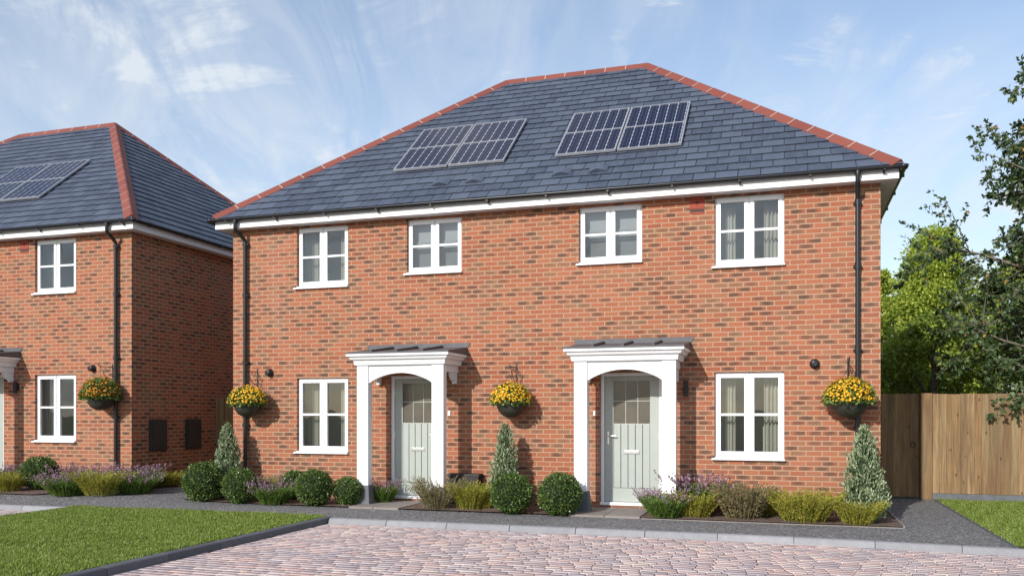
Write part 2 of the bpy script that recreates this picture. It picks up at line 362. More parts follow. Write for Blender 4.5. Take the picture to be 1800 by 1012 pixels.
# ------------------------------------------------------------------ ground
def sst(x): x = max(0, min(1, x)); return x*x*(3-2*x)
ZP = -.06                       # pavement level; road is lower
ZR = -.135
def gz(X, Y):
    return ZP + .07*sst((-8.5-X)/3)*sst((Y-11.3)/1.2)
def front_y(X):                 # back edge of the kerb line along the street
    if X < -1.3: return 11.27
    return 11.27 - .022*(X+1.3)**1.8 if X < 6 else front_y(5.99)
def grid(name, x0, x1, nx, fy0, fy1, ny, dz, mat, rough=0, parent=None):
    mb = MB(); vs = []
    for i in range(nx+1):
        X = x0+(x1-x0)*i/nx; a, c = fy0(X), fy1(X)
        for j in range(ny+1):
            Y = a+(c-a)*j/ny
            edge = (i in (0, nx)) or (j in (0, ny))
            vs.append((X, Y, gz(X, Y)+dz+(0 if edge else rough*random.uniform(-1, 1))))
    fs = [(i*(ny+1)+j, (i+1)*(ny+1)+j, (i+1)*(ny+1)+j+1, i*(ny+1)+j+1) for i in range(nx) for j in range(ny)]
    mb.add(vs, fs, 0, bool(rough)); return mb.build(name, mat, parent, fix=False)
K = lambda c: (lambda X: c)
mb = MB(); mb.add([(-900,-900,-.17),(900,-900,-.17),(900,900,-.17),(-900,900,-.17)], [(0,1,2,3)])
tag(mb.build('ground', M['turf']), kind='structure')
mb = MB(); mb.add([(-40,-25,ZR-.02),(30,-25,ZR-.02),(30,11.4,ZR-.02),(-40,11.4,ZR-.02)], [(0,1,2,3)])
M['joint'] = simple('joint_sand_mat', (.06,.048,.045), .95, .2, 60, .4, 90)
tag(mb.build('road', M['joint']), kind='structure')
tag(grid('pavement', -40, 2.45, 120, lambda X: front_y(X)-.01, K(23.5), 40, 0, M['tarmac']), kind='structure')
tag(grid('rear_garden_ground', -40, 30, 10, K(23.6), K(60), 4, -.02, M['turf']), kind='structure')

# block paving: real blocks, random lengths
def pavers(x0, x1, y0, y1, row=.115):
    vs = []; fs = []
    y = y1; n = 0
    while y > y0:
        rw = row*random.uniform(.97, 1.03); x = x0 - random.uniform(0, .2)
        while x < x1:
            L = random.choice((.14, .18, .21, .24, .28)); g = .0055; h = .0012
            c = [(x+g, y-rw+h), (x+L-g, y-rw+h), (x+L-g, y-h), (x+g, y-h)]
            j = [(a+random.uniform(-.002,.002), b+random.uniform(-.002,.002)) for a, b in c]
            zt = ZR+random.uniform(-.001,.001); tx, ty = random.uniform(-.004,.004), random.uniform(-.004,.004); mx, my = x+L/2, y-rw/2
            iv = .005
            top = [(a+(iv if a < mx else -iv), b+(.0015 if b < my else -.0015)) for a, b in j]
            o = [(a, b, ZR-.03) for a, b in j] + [(a, b, zt-.006+tx*(a-mx)+ty*(b-my)) for a, b in j] + [(a, b, zt+tx*(a-mx)+ty*(b-my)) for a, b in top]
            vs += o
            for k in range(4):
                k2 = (k+1) % 4
                fs.append((n+k, n+k2, n+4+k2, n+4+k)); fs.append((n+4+k, n+4+k2, n+8+k2, n+8+k))
            fs.append((n+8, n+9, n+10, n+11)); n += 12
            x += L
        y -= rw
    return vs, fs
v1, f1 = pavers(-6.3, 5.2, 4.2, 11.16); v2, f2 = pavers(-17, -11.25, 6.5, 11.16)
V = np.array(v1+v2); F = np.concatenate([np.array(f1), np.array(f2)+len(v1)])
tag(np_mesh('block_paving', V, F, M['paver']), kind='structure')

# kerbs
def kerb_run(name, pts, mat, w=.13, top=ZP+.004, h=.10, L=.915, batter=.03, up=None):
    """pts: polyline of the back edge; the kerb body lies to the right of the direction of travel (towards the road)"""
    mb = MB(); P = [Vector((a, b, 0)) for a, b in pts]
    acc = []; 
    for a, b in zip(P, P[1:]):
        n = max(1, round((b-a).length/L))
        for k in range(n): acc.append((a+(b-a)*k/n, a+(b-a)*(k+1)/n))
    for a, b in acc:
        d = (b-a).normalized(); nrm = Vector((d.y, -d.x, 0)); a2 = a+d*.004; b2 = b-d*.004; e = .012
        prof = [(0, ZR-.05), (0, top), (w-batter-.02, top), (w-batter, top-.012), (w, ZR+.002), (w, ZR-.05)]
        for_ = [(p+nrm*o+Vector((0,0,z))) for p in (a2, b2) for o, z in prof]; n = len(prof)
        fs = [(i, (i+1)%n, n+(i+1)%n, n+i) for i in range(n)]+[tuple(range(n))[::-1], tuple(range(n, 2*n))]
        mb.add(for_, fs)
    o = mb.build(name, mat, bevel=.004); return tag(o, kind='structure')
rk = [(-6.33, 11.27)]; x = -6.33
while x < 6: x += .915; rk.append((x, front_y(x)))
kerb_run('kerb', rk, M['kerb'])
kerb_run('kerb', [(-30, 11.22), (-11.1, 11.27)], M['kerb'])
kerb_run('lawn_kerb', [(-6.47, 11.36), (-6.47, -2)][::-1], M['kerb_dark'], w=.12, top=ZP+.01, batter=.01)
kerb_run('lawn_kerb', [(-11.0, -2), (-11.0, 11.2)][::-1], M['kerb_dark'], w=.12, top=ZP+.01, batter=.01)

# lawns
def lawn(name, poly_x, poly_y, z, dens, label, L=.045, near=None):
    x0, x1 = poly_x; y0, y1 = poly_y
    mb = MB(); nx, ny = 40, 40
    vs = [(x0+(x1-x0)*i/nx, y0+(y1-y0)*j/ny, z-.012) for i in range(nx+1) for j in range(ny+1)]
    mb.add(vs, [(i*(ny+1)+j, (i+1)*(ny+1)+j, (i+1)*(ny+1)+j+1, i*(ny+1)+j+1) for i in range(nx) for j in range(ny)])
    tag(mb.build('lawn_soil', M['turf'], fix=False), kind='structure')
    n = int((x1-x0)*(y1-y0)*dens)
    P = np.stack([RNG.uniform(x0, x1, n), RNG.uniform(y0, y1, n), np.full(n, z-.012)], 1)
    if near is not None: P = P[near(P)]; n = len(P)
    patch = np.sin(P[:,0]*2.1+1)*np.sin(P[:,1]*2.7+P[:,0])
    clump = .7*patch+.6*np.sin(P[:,0]*13+np.sin(P[:,1]*9)*2)*np.sin(P[:,1]*11+np.sin(P[:,0]*7)*2)
    d = np.stack([RNG.normal(0, .5, n)+.3*np.sin(P[:,1]*17+P[:,0]*5), RNG.normal(0, .5, n)+.3*np.sin(P[:,0]*19-P[:,1]*6), np.ones(n)], 1)
    l = L*RNG.uniform(.55, 1.15, (n, 1))*(1+.42*clump[:, None]); d = unit(d)*l
    s = unit(np.cross(d, rand_dir(n)))*RNG.uniform(.0025, .0052, (n, 1))
    V, F = diamonds(P, d, s, 0)
    o = np_mesh(name, V, F, M['grass']); return tag(o, label, 'grass', kind='stuff')
lawn('lawn_grass', (-11.0, -6.46), (4.5, 11.36), ZP+.012, 6200, 'short mown green grass on the corner lawn in front of the houses',
     near=lambda P: (P[:,1] > (P[:,0]+6.4)*.35+6.0))
lawn('side_lawn_grass', (2.47, 8.0), (11.1, 16.78), ZP+.012, 5200, 'short green grass on the side lawn before the wooden fence',
     near=lambda P: P[:,0] < 5.3)
mb = MB(); mb.box(2.44, 2.47, 11.0, 16.8, ZP-.05, ZP+.012); tag(mb.build('path_edging', M['kerb_dark']), kind='structure')

# planting beds
BEDF = 12.5
tag(grid('flower_bed', -9.95, -6.76, 50, K(BEDF), K(13.62), 16, .022, M['soil'], .014), kind='structure')
tag(grid('flower_bed', -5.83, -3.12, 50, K(BEDF), K(13.62), 16, .022, M['soil'], .014), kind='structure')
tag(grid('flower_bed', -2.02, 1.45, 60, K(BEDF-.02), K(13.62), 16, .022, M['soil'], .014), kind='structure')
tag(grid('flower_bed', 1.29, 1.45, 3, K(13.64), K(15.2), 16, .022, M['soil'], .01), kind='structure')
tag(grid('flower_bed', -16, -11.4, 40, lambda X: 12.15+2.2*sst((X+12.9)/1.5), lambda X: 13.62 if X < -11.97 else 15.0, 16, .022, M['soil'], .014), kind='structure')
mb = MB(); mb.box(1.45, 1.475, BEDF-.02, 15.2, ZP-.05, ZP+.035); mb.box(-2.02, 1.4495, BEDF-.045, BEDF-.0205, ZP-.05, ZP+.012)
tag(mb.build('bed_edging', M['slab']), kind='structure')
def slabs(x0, x1, name='doorstep_slabs'):
    mb = MB(); w = (x1-x0)/2
    for k in range(2):
        mb.box(x0+k*w+.004, x0+(k+1)*w-.004, BEDF-.03, BEDF+.57, ZP-.05, ZP+.03); mb.box(x0+k*w+.004, x0+(k+1)*w-.004, BEDF+.578, 13.60, ZP-.05, ZP+.03)
    tag(mb.build(name, M['slab'], bevel=.005), kind='structure')
slabs(-6.72, -5.84); slabs(-3.08, -2.03)

# ------------------------------------------------------------------ the semi-detached house
X0 = -4.208
hx = lambda X: X-X0
WL, WR, DEP = hx(-9.70), hx(1.283), 7.96
SOF, EZ, EO = 4.80, 4.975, .27          # soffit level, roof plane at eaves, overhang of roof edge
TP = .829; TH = math.atan(TP); CT, ST = math.cos(TH), math.sin(TH)
RUN = DEP/2+EO
house = empty('brick_house', (X0, WALL_Y, 0))

WIN = [ # x0, x1, z0 (sill bottom), z1, kind
    (hx(-8.366), hx(-7.346), 3.668, 4.768, 'curtain'), (hx(-6.222), hx(-5.215), 3.815, 4.768, 'blind'),
    (hx(-3.200), hx(-2.187), 3.825, 4.768, 'blind'), (hx(-1.070), hx(-.050), 3.672, 4.768, 'curtain'),
    (hx(-8.366), hx(-7.346), .745, 2.087, 'curtain'), (hx(-1.070), hx(-.050), .745, 2.087, 'curtain')]
DOORS = [(hx(-6.535), hx(-5.55), -1), (hx(-2.855), hx(-1.87), 1)]
REV = .10
def build_wall():
    mb = MB(); ops = [(a, b, c+.03, d) for a, b, c, d, _ in WIN]+[(a, b, .0, 2.105) for a, b, _ in DOORS]
    xs = sorted({WL, WR, *[o[0] for o in ops], *[o[1] for o in ops]}); zs = sorted({-.3, SOF+.01, *[o[2] for o in ops], *[o[3] for o in ops]})
    for i in range(len(xs)-1):
        for j in range(len(zs)-1):
            cx, cz = (xs[i]+xs[i+1])/2, (zs[j]+zs[j+1])/2
            if any(o[0] < cx < o[1] and o[2] < cz < o[3] for o in ops): continue
            mb.add([(xs[i],0,zs[j]),(xs[i+1],0,zs[j]),(xs[i+1],0,zs[j+1]),(xs[i],0,zs[j+1])], [(0,1,2,3)])
    for a, b, c, d in ops:
        mb.add([(a,0,c),(a,REV,c),(a,REV,d),(a,0,d)], [(0,1,2,3)]); mb.add([(b,0,c),(b,REV,c),(b,REV,d),(b,0,d)], [(3,2,1,0)])
        mb.add([(a,0,d),(a,REV,d),(b,REV,d),(b,0,d)], [(0,1,2,3)]); mb.add([(a,0,c),(a,REV,c),(b,REV,c),(b,0,c)], [(3,2,1,0)])
    t = SOF+.01
    mb.add([(WR,0,-.3),(WR,DEP,-.3),(WR,DEP,t),(WR,0,t)], [(0,1,2,3)]); mb.add([(WL,0,-.3),(WL,DEP,-.3),(WL,DEP,t),(WL,0,t)], [(3,2,1,0)])
    mb.add([(WL,DEP,-.3),(WR,DEP,-.3),(WR,DEP,t),(WL,DEP,t)], [(3,2,1,0)])
    return mb.build('wall', M['brick'], house, fix=False)
build_wall()
mb = MB()       # rooms behind the glass
for x0, x1 in ((WL+.1, -2.9), (-2.85, -.03), (.03, 2.85), (2.9, WR-.1)):
    for z0, z1 in ((-.1, 2.42), (2.62, SOF)):
        mb.add([(x0,1.5,z0),(x1,1.5,z0),(x1,1.5,z1),(x0,1.5,z1)], [(0,1,2,3)]); mb.add([(x0,.12,z0),(x0,1.5,z0),(x0,1.5,z1),(x0,.12,z1)], [(0,1,2,3)])
        mb.add([(x1,.12,z0),(x1,1.5,z0),(x1,1.5,z1),(x1,.12,z1)], [(0,1,2,3)])
        mb.add([(x0,.12,z0),(x1,.12,z0),(x1,1.5,z0),(x0,1.5,z0)], [(0,1,2,3)]); mb.add([(x0,.12,z1),(x1,.12,z1),(x1,1.5,z1),(x0,1.5,z1)], [(0,1,2,3)])
mb.build('inner_wall', M['inner'], house, fix=False)

def make_window(x0, x1, z0, z1, kind):
    w = x1-x0; y = .055; zb = z0+.045; g = .0015
    f = MB(); fw = .036
    def ring(mb, a, b, c, d, t, y0, y1, tb=None):
        tb = tb or t
        mb.box(a, a+t, y0, y1, c, d); mb.box(b-t, b, y0, y1, c, d); mb.box(a+t, b-t, y0+.0002, y1, d-t, d-.0005); mb.box(a+t, b-t, y0+.0002, y1, c+.0005, c+tb)
    ring(f, x0+g, x1-g, zb, z1-g, fw, y, y+.07)
    mid = (x0+x1)/2; f.box(mid-.022, mid+.022, y+.001, y+.07, zb+fw, z1-fw)
    fr = f.build('window', M['upvc'], house, bevel=.004)
    for a, b in ((x0+fw-.008, mid-.014), (mid+.014, x1-fw+.008)):
        s = MB(); t = .060; c, d = zb+fw-.008, z1-fw+.008
        ring(s, a, b, c, d, t, y-.014, y+.045)
        mz = (c+d)/2 if kind != 'x' else 0
        s.box(a+t, b-t, y-.004, y+.012, mz-.019, mz+.019)
        s.build('casement', M['upvc'], fr, bevel=.004)
        p = MB(); p.add([(a+t-.004,y+.016,c+t-.004),(b-t+.004,y+.016,c+t-.004),(b-t+.004,y+.016,d-t+.004),(a+t-.004,y+.016,d-t+.004)], [(0,1,2,3)])
        p.build('pane', M['glass'], fr, fix=False)
    s = MB(); s.box(x0-.045, x1+.012, -.055, .10, z0, z0+.028); s.box(x0+.002, x1-.002, -.03, .12, z0+.0285, z0+.046)
    s.build('sill', M['upvc'], fr, bevel=.006)
    if kind == 'curtain':
        for a, b in ((x0-.02, x0+.30), (x1-.30, x1+.05)):
            cu = MB(); n = 60; vs = []
            for k in range(n+1):
                t = k/n; xx = a+(b-a)*t; yy = .30+.028*math.sin(t*math.pi*2*6.5+a)+.012*math.sin(t*31)
                vs += [(xx, yy, zb-.05), (xx, yy, z1+.05)]
            cu.add(vs, [(2*k, 2*k+2, 2*k+3, 2*k+1) for k in range(n)], 0, True); cu.build('curtain', M['curtain'], fr, fix=False)
    else:
        zz = z1+.02; prof = []; lo = zb+(z1-zb)*.47
        prof = [(.20, zz), (.20, lo+.13), (.175, lo+.12), (.18, lo+.085), (.20, lo+.08), (.17, lo+.07), (.178, lo+.04), (.20, lo+.035), (.165, lo+.03), (.17, lo)]
        bl = MB(); vs = [(xx, yy, z) for yy, z in prof for xx in (x0+.01, x1-.01)]
        bl.add(vs, [(2*k, 2*k+1, 2*k+3, 2*k+2) for k in range(len(prof)-1)]); bl.build('roman_blind', M['blind'], fr, fix=False)
        ca = MB(); ca.add([(x0-.03,.215,zb-.05),(x1+.03,.215,zb-.05),(x1+.03,.215,lo+.2),(x0-.03,.215,lo+.2)], [(0,1,2,3)]); ca.build('net_screen', M['net'], fr, fix=False)
for w_ in WIN: make_window(*w_)

def make_door(x0, x1, side):
    """side=1: handle on the left stile; -1: on the right"""
    f = MB(); fw = .055; y = .04; z1 = 2.103
    f.box(x0+.001, x0+fw, y, y+.08, .052, z1); f.box(x1-fw, x1-.001, y, y+.08, .052, z1); f.box(x0+fw, x1-fw, y+.0003, y+.08, z1-fw, z1-.001)
    f.box(x0+.001, x1-.001, -.02, y+.08, .002, .05)
    fr = f.build('door_frame', M['upvc'], house, bevel=.004)
    a, b = x0+fw+.003, x1-fw-.003; c = (a+b)/2; yd = y+.03; gw = .29; G0, G1 = 1.285, 1.985
    d = MB(); 
    # leaf built round the glazed opening, lower boards with real grooves
    d.box(a, c-gw, yd, yd+.045, .055, z1-fw-.004); d.box(c+gw, b, yd, yd+.045, .055, z1-fw-.004)
    d.box(c-gw, c+gw, yd+.0002, yd+.045, G1, z1-fw-.0045); d.box(c-gw, c+gw, yd+.0002, yd+.045, .0555, .27)
    nb = 5; bw = 2*gw/nb
    for k in range(nb): d.box(c-gw+k*bw+.005, c-gw+(k+1)*bw-.005, yd+.006, yd+.04, .275, G0-.0)
    d.box(c-gw, c+gw, yd+.0265, yd+.044, .27, G0+.001, 1)
    lf = d.build('door', [M['sage'], M['groove']], house, bevel=.003)
    g = MB(); g.box(c-gw, c+gw, yd+.018, yd+.024, G0, G1); g.build('glazing', M['obscure'], lf)
    cm = MB()
    for k in (1, 2): cm.box(c-gw+2*gw*k/3-.005, c-gw+2*gw*k/3+.005, yd+.012, yd+.0175, G0, G1)
    cm.box(c-gw, c+gw, yd+.0125, yd+.0174, (G0+G1)/2+.0-.005+.02, (G0+G1)/2+.005+.02)
    cm.box(c-gw, c+gw, yd+.008, yd+.0176, G0, G0+.012); cm.box(c-gw, c+gw, yd+.008, yd+.0176, G1-.012, G1)
    cm.build('glazing_bars', M['came'], lf)
    lp = MB(); lp.box(c-.125, c+.125, yd-.006, yd+.006, .815, .875); lp.box(c-.112, c+.112, yd-.012, yd-.006, .826, .864)
    lp.build('letter_plate', M['chrome'], lf, bevel=.003)
    hxp = a+.062 if side > 0 else b-.062
    h = MB(); h.box(hxp-.016, hxp+.016, yd-.009, yd, .96, 1.17); h.tube([(hxp, yd-.005, 1.10), (hxp, yd-.05, 1.10), (hxp+side*.02, yd-.06, 1.10), (hxp+side*.13, yd-.058, 1.10)], .0095, 8)
    h.build('handle', M['chrome'], lf, bevel=.003)
    for zh in (.3, 1.1, 1.8):
        xh = (b+.002) if side > 0 else (a-.002)
        h = MB(); h.tube([(xh, yd-.004, zh-.05), (xh, yd-.004, zh+.05)], .008, 8); h.build('hinge', M['upvc'], lf)
for d_ in DOORS: make_door(*d_)

def make_porch(c):
    p = MB()
    hw = .77; cw = .205; YF, YB = -.72, -.58
    # cornice (three steps, mitred round the sides back to the wall)
    def stepbox(ov, z0, z1, mi=0): p.box(c-hw-ov, c+hw+ov, YF-ov, -.002, z0, z1, mi)
    p.frustum(c-hw-.03, c+hw+.03, YF-.03, -.002, 2.25, c-hw-.045, c+hw+.045, YF-.045, -.002, 2.325)
    stepbox(.05, 2.3255, 2.338); p.frustum(c-hw-.08, c+hw+.08, YF-.08, -.002, 2.3385, c-hw-.105, c+hw+.105, YF-.105, -.002, 2.385)
    stepbox(.112, 2.3855, 2.392); stepbox(.135, 2.3925, 2.43)
    # frieze between columns and the wall (side beams), hollow in the middle
    p.box(c-hw+.02, c-hw+.10, YB, -.002, 2.14, 2.2495); p.box(c+hw-.10, c+hw-.02, YB, -.002, 2.14, 2.2495)
    co = p.build('porch', M['white'], house, bevel=.004)
    for s in (-1, 1):
        q = MB(); a = c+s*hw; b = c+s*(hw-cw); a, b = min(a, b), max(a, b)
        q.box(a, b, YF, YB, .272, 2.2495); q.build('column', M['white'], co, bevel=.005)
        q = MB(); q.frustum(a-.05, b+.05, YF-.05, YB+.05, ZP-.1, a-.012, b+.012, YF-.012, YB+.012, .271)
        q.build('column_base', M['plinth'], co, bevel=.01)
        # gallows bracket on the wall behind
        q = MB(); xb0, xb1 = c+s*(hw-.07)-.03, c+s*(hw-.07)+.03
        pr = [(-.004,1.95),(-.085,1.95),(-.10,1.99)]+[(-.10-.15*math.sin(t), 1.99+.10*(1-math.cos(t))+.05*t/1.57) for t in (.3,.6,.9,1.2,1.57)]+[(-.28,2.14),(-.004,2.1395)]
        n = len(pr); vs = [(xb0, yy, zz) for yy, zz in pr]+[(xb1, yy, zz) for yy, zz in pr]
        q.add(vs, [tuple(range(n)), tuple(range(n, 2*n))[::-1]]+[(i, (i+1)%n, n+(i+1)%n, n+i) for i in range(n)])
        q.build('bracket', M['white'], co, bevel=.003)
    # arched board
    q = MB(); a, b = c-hw+cw+.0005, c+hw-cw-.0005; n = 28; vs = []; fs = []
    for k in range(n+1):
        t = k/n; x = a+(b-a)*t; u = 2*t-1; zz = 1.955+.165*(1-u*u)**.92
        zz = max(zz, 1.955)
        vs += [(x, YF+.025, zz), (x, YF+.025, 2.249), (x, YB-.03, zz), (x, YB-.03, 2.249)]
    for k in range(n):
        i = 4*k; fs += [(i, i+4, i+5, i+1), (i+2, i+3, i+7, i+6), (i, i+2, i+6, i+4), (i+1, i+5, i+7, i+3)]
    fs += [(0,1,3,2), (4*n, 4*n+2, 4*n+3, 4*n+1)]
    q.add(vs, fs); q.build('arch_board', M['white'], co)
    # lead roof with three rolls and an upstand flashing
    q = MB(); ov = .14; z0, z1 = 2.445, 2.565; xa, xb = c-hw-ov, c+hw+ov; yf = YF-ov+.0
    q.add([(xa,yf,2.4305),(xb,yf,2.4305),(xb,-.004,2.4305),(xa,-.004,2.4305),(xa,yf,z0+.012),(xb,yf,z0+.012),(xb,-.004,z1),(xa,-.004,z1)],
          [(0,3,2,1),(4,5,6,7),(0,1,5,4),(1,2,6,5),(2,3,7,6),(3,0,4,7)])
    q.add([(xa-.0,-.012,z1-.03),(xb+.0,-.012,z1-.03),(xb+.06,-.012,z1+.075),(xa-.03,-.012,z1+.075),(xa,-.001,z1-.03),(xb,-.001,z1-.03),(xb+.06,-.001,z1+.075),(xa-.03,-.001,z1+.075)],
          [(0,1,2,3),(4,7,6,5),(0,4,5,1),(1,5,6,2),(2,6,7,3),(3,7,4,0)])
    for k in (1, 2, 3):
        x = xa+(xb-xa)*k/4
        q.tube([(x, yf+.01, z0+.028), (x, -.02, z1+.02)], .023, 8)
    q.build('lead_roof', M['lead'], co, bevel=.004)
make_porch(hx(-2.342)); make_porch(hx(-6.026))

# small wall fittings
for X, s in ((-5.44, 1), (-2.94, 1)):
    q = MB(); q.box(hx(X)-.022, hx(X)+.022, -.022, -.001, 1.42, 1.50); q.box(hx(X)-.009, hx(X)+.009, -.026, -.0222, 1.455, 1.475); q.build('doorbell', M['upvc'], house, bevel=.004)
for X in (-8.917, .378):
    q = MB(); q.lathe([(.072,-.002),(.072,-.012),(.054,-.015),(.056,-.08),(.050,-.10),(.028,-.102),(.0,-.098)], (hx(X),0,2.19), 24, axis='y')
    q.build('boiler_flue', M['black'], house)
for X in (-1.50,):
    q = MB(); q.box(hx(X)-.03, hx(X)+.03, -.02, -.001, 1.78, 1.92); q.tube([(hx(X),-.075,1.72),(hx(X),-.075,1.96)], .038, 14); q.box(hx(X)-.012, hx(X)+.012, -.05, -.02, 1.82, 1.88)
    q.build('wall_lamp', M['meter'], house, bevel=.002)
q = MB(); a, b = hx(-1.447), hx(-1.225); q.box(a, b, -.006, -.001, 4.60, 4.795, 0); q.box(a, b, -.006, -.001, 4.535, 4.56, 0); q.box(a+.004, b-.004, -.0035, -.001, 4.56, 4.60, 1)
q.box(a+.004, b-.004, -.012, -.006, 4.612, 4.62); q.tube([((a+b)/2, -.014, 4.70), ((a+b)/2, -.004, 4.70)], .02, 10, 1)
q.build('nest_box_brick', [M['airbrick'], M['meter']], house)
q = MB(); a, b = hx(-5.385), hx(-4.85); q.box(a, b, -.20, -.002, -.10, .42); q.frustum(a-.015, b+.015, -.215, -.002, .4205, a-.015, b+.015, -.20, -.002, .46)
q.build('gas_meter_box', M['meter'], house, bevel=.008)

# hanging basket brackets (wall part), arm stands off the wall
BASK = [hx(-9.18), hx(at_y(908, WALL_Y)), hx(at_y(1490.5, WALL_Y))]
def bracket(x, z=2.10):
    q = MB(); q.box(x-.012, x+.012, -.008, -.001, z-.17, z+.17)
    q.tube([(x,-.004,z+.11),(x,-.33,z+.11),(x,-.36,z+.125),(x,-.365,z+.15),(x,-.35,z+.165),(x,-.335,z+.155)], .0075, 6)
    q.tube([(x,-.006,z-.13)]+[(x,-.006-.26*math.sin(t), z-.13+.23*(1-math.cos(t))) for t in (.2,.5,.8,1.1,1.4)], .006, 6)
    for cy, cz, r in ((-.10, z+.045, .045), (-.19, z+.06, .032), (-.06, z-.04, .03)):
        q.tube([(x, cy+r*(1-.09*k)*math.cos(k*.7), cz+r*(1-.09*k)*math.sin(k*.7)) for k in range(11)], .0045, 5)
    q.tube([(x,-.30,z+.108),(x,-.30,z+.085),(x,-.31,z+.075)], .005, 5)
    q.build('basket_bracket', M['iron'], house)
for x in BASK: bracket(x)

# ---- roof
XL, XR, YF_, YB_ = hx(-9.945), hx(1.525), -EO, DEP+EO
def roof_face(o, u, up, W, slope, mbs, cw=.33, gauge=.25):
    """slates on a plane: o origin (eaves left), u unit along eaves, up unit up the slope; returns verts/faces unclipped"""
    nrm = u.cross(up).normalized(); vs = []; fs = []; n = 0; rows = int(slope/gauge)+1
    for r in range(rows):
        v0 = r*gauge-.03; x = -cw*(.5 if r % 2 else 0)-random.uniform(0, .02)
        while x < W:
            g = .005; a, b = x+g, x+cw-g; lift = .027+random.uniform(0, .004); t = .007; v1 = v0+gauge+.06
            jj = random.uniform(-.004, .004)
            pts = [(a, v0+jj, lift), (b, v0+jj, lift), (b, v1, .006), (a, v1, .006)]
            base = [o+u*p+up*q+nrm*(h-t) for p, q, h in pts]; top = [o+u*p+up*q+nrm*h for p, q, h in pts]
            vs += base+top; fs += [(n+4,n+5,n+6,n+7),(n,n+1,n+5,n+4),(n+1,n+2,n+6,n+5),(n+3,n,n+4,n+7)]; n += 8; x += cw
    return vs, fs
def hip_roof():
    bmT = bmesh.new()
    E = EZ
    c00 = Vector((XL,YF_,E)); c10 = Vector((XR,YF_,E)); c11 = Vector((XR,YB_,E)); c01 = Vector((XL,YB_,E))
    W = XR-XL; Dd = YB_-YF_; H = Dd/2*TP
    faces = [(c00, Vector((1,0,0)), Vector((0,CT,ST)), W), (c11, Vector((-1,0,0)), Vector((0,-CT,ST)), W),
             (c10, Vector((0,1,0)), Vector((-CT,0,ST)), Dd), (c01, Vector((0,-1,0)), Vector((CT,0,ST)), Dd)]
    slope = Dd/2/CT
    for o, u, up, w in faces:
        vs, fs = roof_face(o, u, up, w, slope, None)
        bm = bmesh.new(); bv = [bm.verts.new(v) for v in vs]
        for f in fs: bm.faces.new([bv[i] for i in f])
        hd = Vector((up.x, up.y, 0)).normalized()
        for oo, nn in ((o, (hd-u)), (o+u*w, (hd+u))):     # vertical planes through the two hips
            bmesh.ops.bisect_plane(bm, geom=bm.verts[:]+bm.edges[:]+bm.faces[:], plane_co=oo, plane_no=nn, clear_outer=True)
        bmesh.ops.bisect_plane(bm, geom=bm.verts[:]+bm.edges[:]+bm.faces[:], plane_co=o+hd*Dd/2, plane_no=hd, clear_outer=True)
        tmp = bpy.data.meshes.new('t'); bm.to_mesh(tmp); bm.free(); bmT.from_mesh(tmp); bpy.data.meshes.remove(tmp)
    # underlay
    r0 = Vector((XL+Dd/2, (YF_+YB_)/2, E+H)); r1 = Vector((XR-Dd/2, (YF_+YB_)/2, E+H)); dz = Vector((0,0,-.012))
    P = [bmT.verts.new(p+dz) for p in (c00, c10, c11, c01, r0, r1)]
    for f in ((0,1,5,4), (1,2,5), (2,3,4,5), (3,0,4)): bmT.faces.new([P[i] for i in f])
    me = bpy.data.meshes.new('roof'); bmT.to_mesh(me); bmT.free(); me.materials.append(M['slate'])
    ro = link(bpy.data.objects.new('roof', me), house)
    # ridge and hip tiles
    def cap_run(name, a, b, n1, n2, w=.15):
        """a->b along the arris; n1,n2 unit vectors down each slope, perpendicular to the run"""
        mb = MB(); L = (b-a).length; d = (b-a).normalized(); k = max(1, round(L/.45)); seg = L/k
        side = d.cross(Vector((0,0,1))).normalized(); upv = side.cross(d).normalized()
        if upv.z < 0: upv = -upv
        def prof(p, e):
            return [p+n1*(w+e)+upv*(.030+e), p+n1*(w*.45)+upv*(.052+e), p+n1*(w*.10)+upv*(.068+e), p+n2*(w*.10)+upv*(.068+e), p+n2*(w*.45)+upv*(.052+e), p+n2*(w+e)+upv*(.030+e)]
        for i in range(k):
            s0 = a+d*(i*seg+.005); s1 = a+d*((i+1)*seg-.005); A = prof(s0, 0); B = prof(s1, 0)
            A2 = [p-upv*.035 for p in A]; B2 = [p-upv*.035 for p in B]; n = 6
            fs = [(j, j+1, n+j+1, n+j) for j in range(n-1)]+[(2*n+j, 3*n+j, 3*n+j+1, 2*n+j+1) for j in range(n-1)]
            fs += [(j, 2*n+j, 2*n+j+1, j+1) for j in range(n-1)]+[(n+j, n+j+1, 3*n+j+1, 3*n+j) for j in range(n-1)]+[(0, n, 3*n, 2*n), (n-1, 3*n-1, 4*n-1, 2*n-1)]
            mb.add(A+B+A2+B2, fs, 0)
            if i:
                A = prof(a+d*(i*seg-.008), -.004); B = prof(a+d*(i*seg+.008), -.004)
                A = [p+upv*.008 for p in A]; B = [p+upv*.008 for p in B]
                mb.add(A+B, [(j, j+1, 6+j+1, 6+j) for j in range(5)], 1)
        return mb.build(name, [M['terra'], M['mortar']], ro)
    fdn = Vector((0,-CT,-ST)); bdn = Vector((0,CT,-ST)); rdn = Vector((CT,0,-ST)); ldn = Vector((-CT,0,-ST))
    cap_run('ridge_tiles', r0, r1, fdn, bdn)
    def hipn(face_dn, d):
        v = (face_dn - d*face_dn.dot(d)).normalized(); return v
    for c, r, na, nb_ in ((c00, r0, fdn, ldn), (c10, r1, fdn, rdn), (c11, r1, bdn, rdn), (c01, r0, bdn, ldn)):
        d = (r-c).normalized(); cap_run('hip_tiles', c+d*.02, r, hipn(na, d), hipn(nb_, d))
    return ro
roof = hip_roof()
def on_roof(x, s, h=0): return Vector((x, YF_+s*CT-h*ST, EZ+s*ST+h*CT))
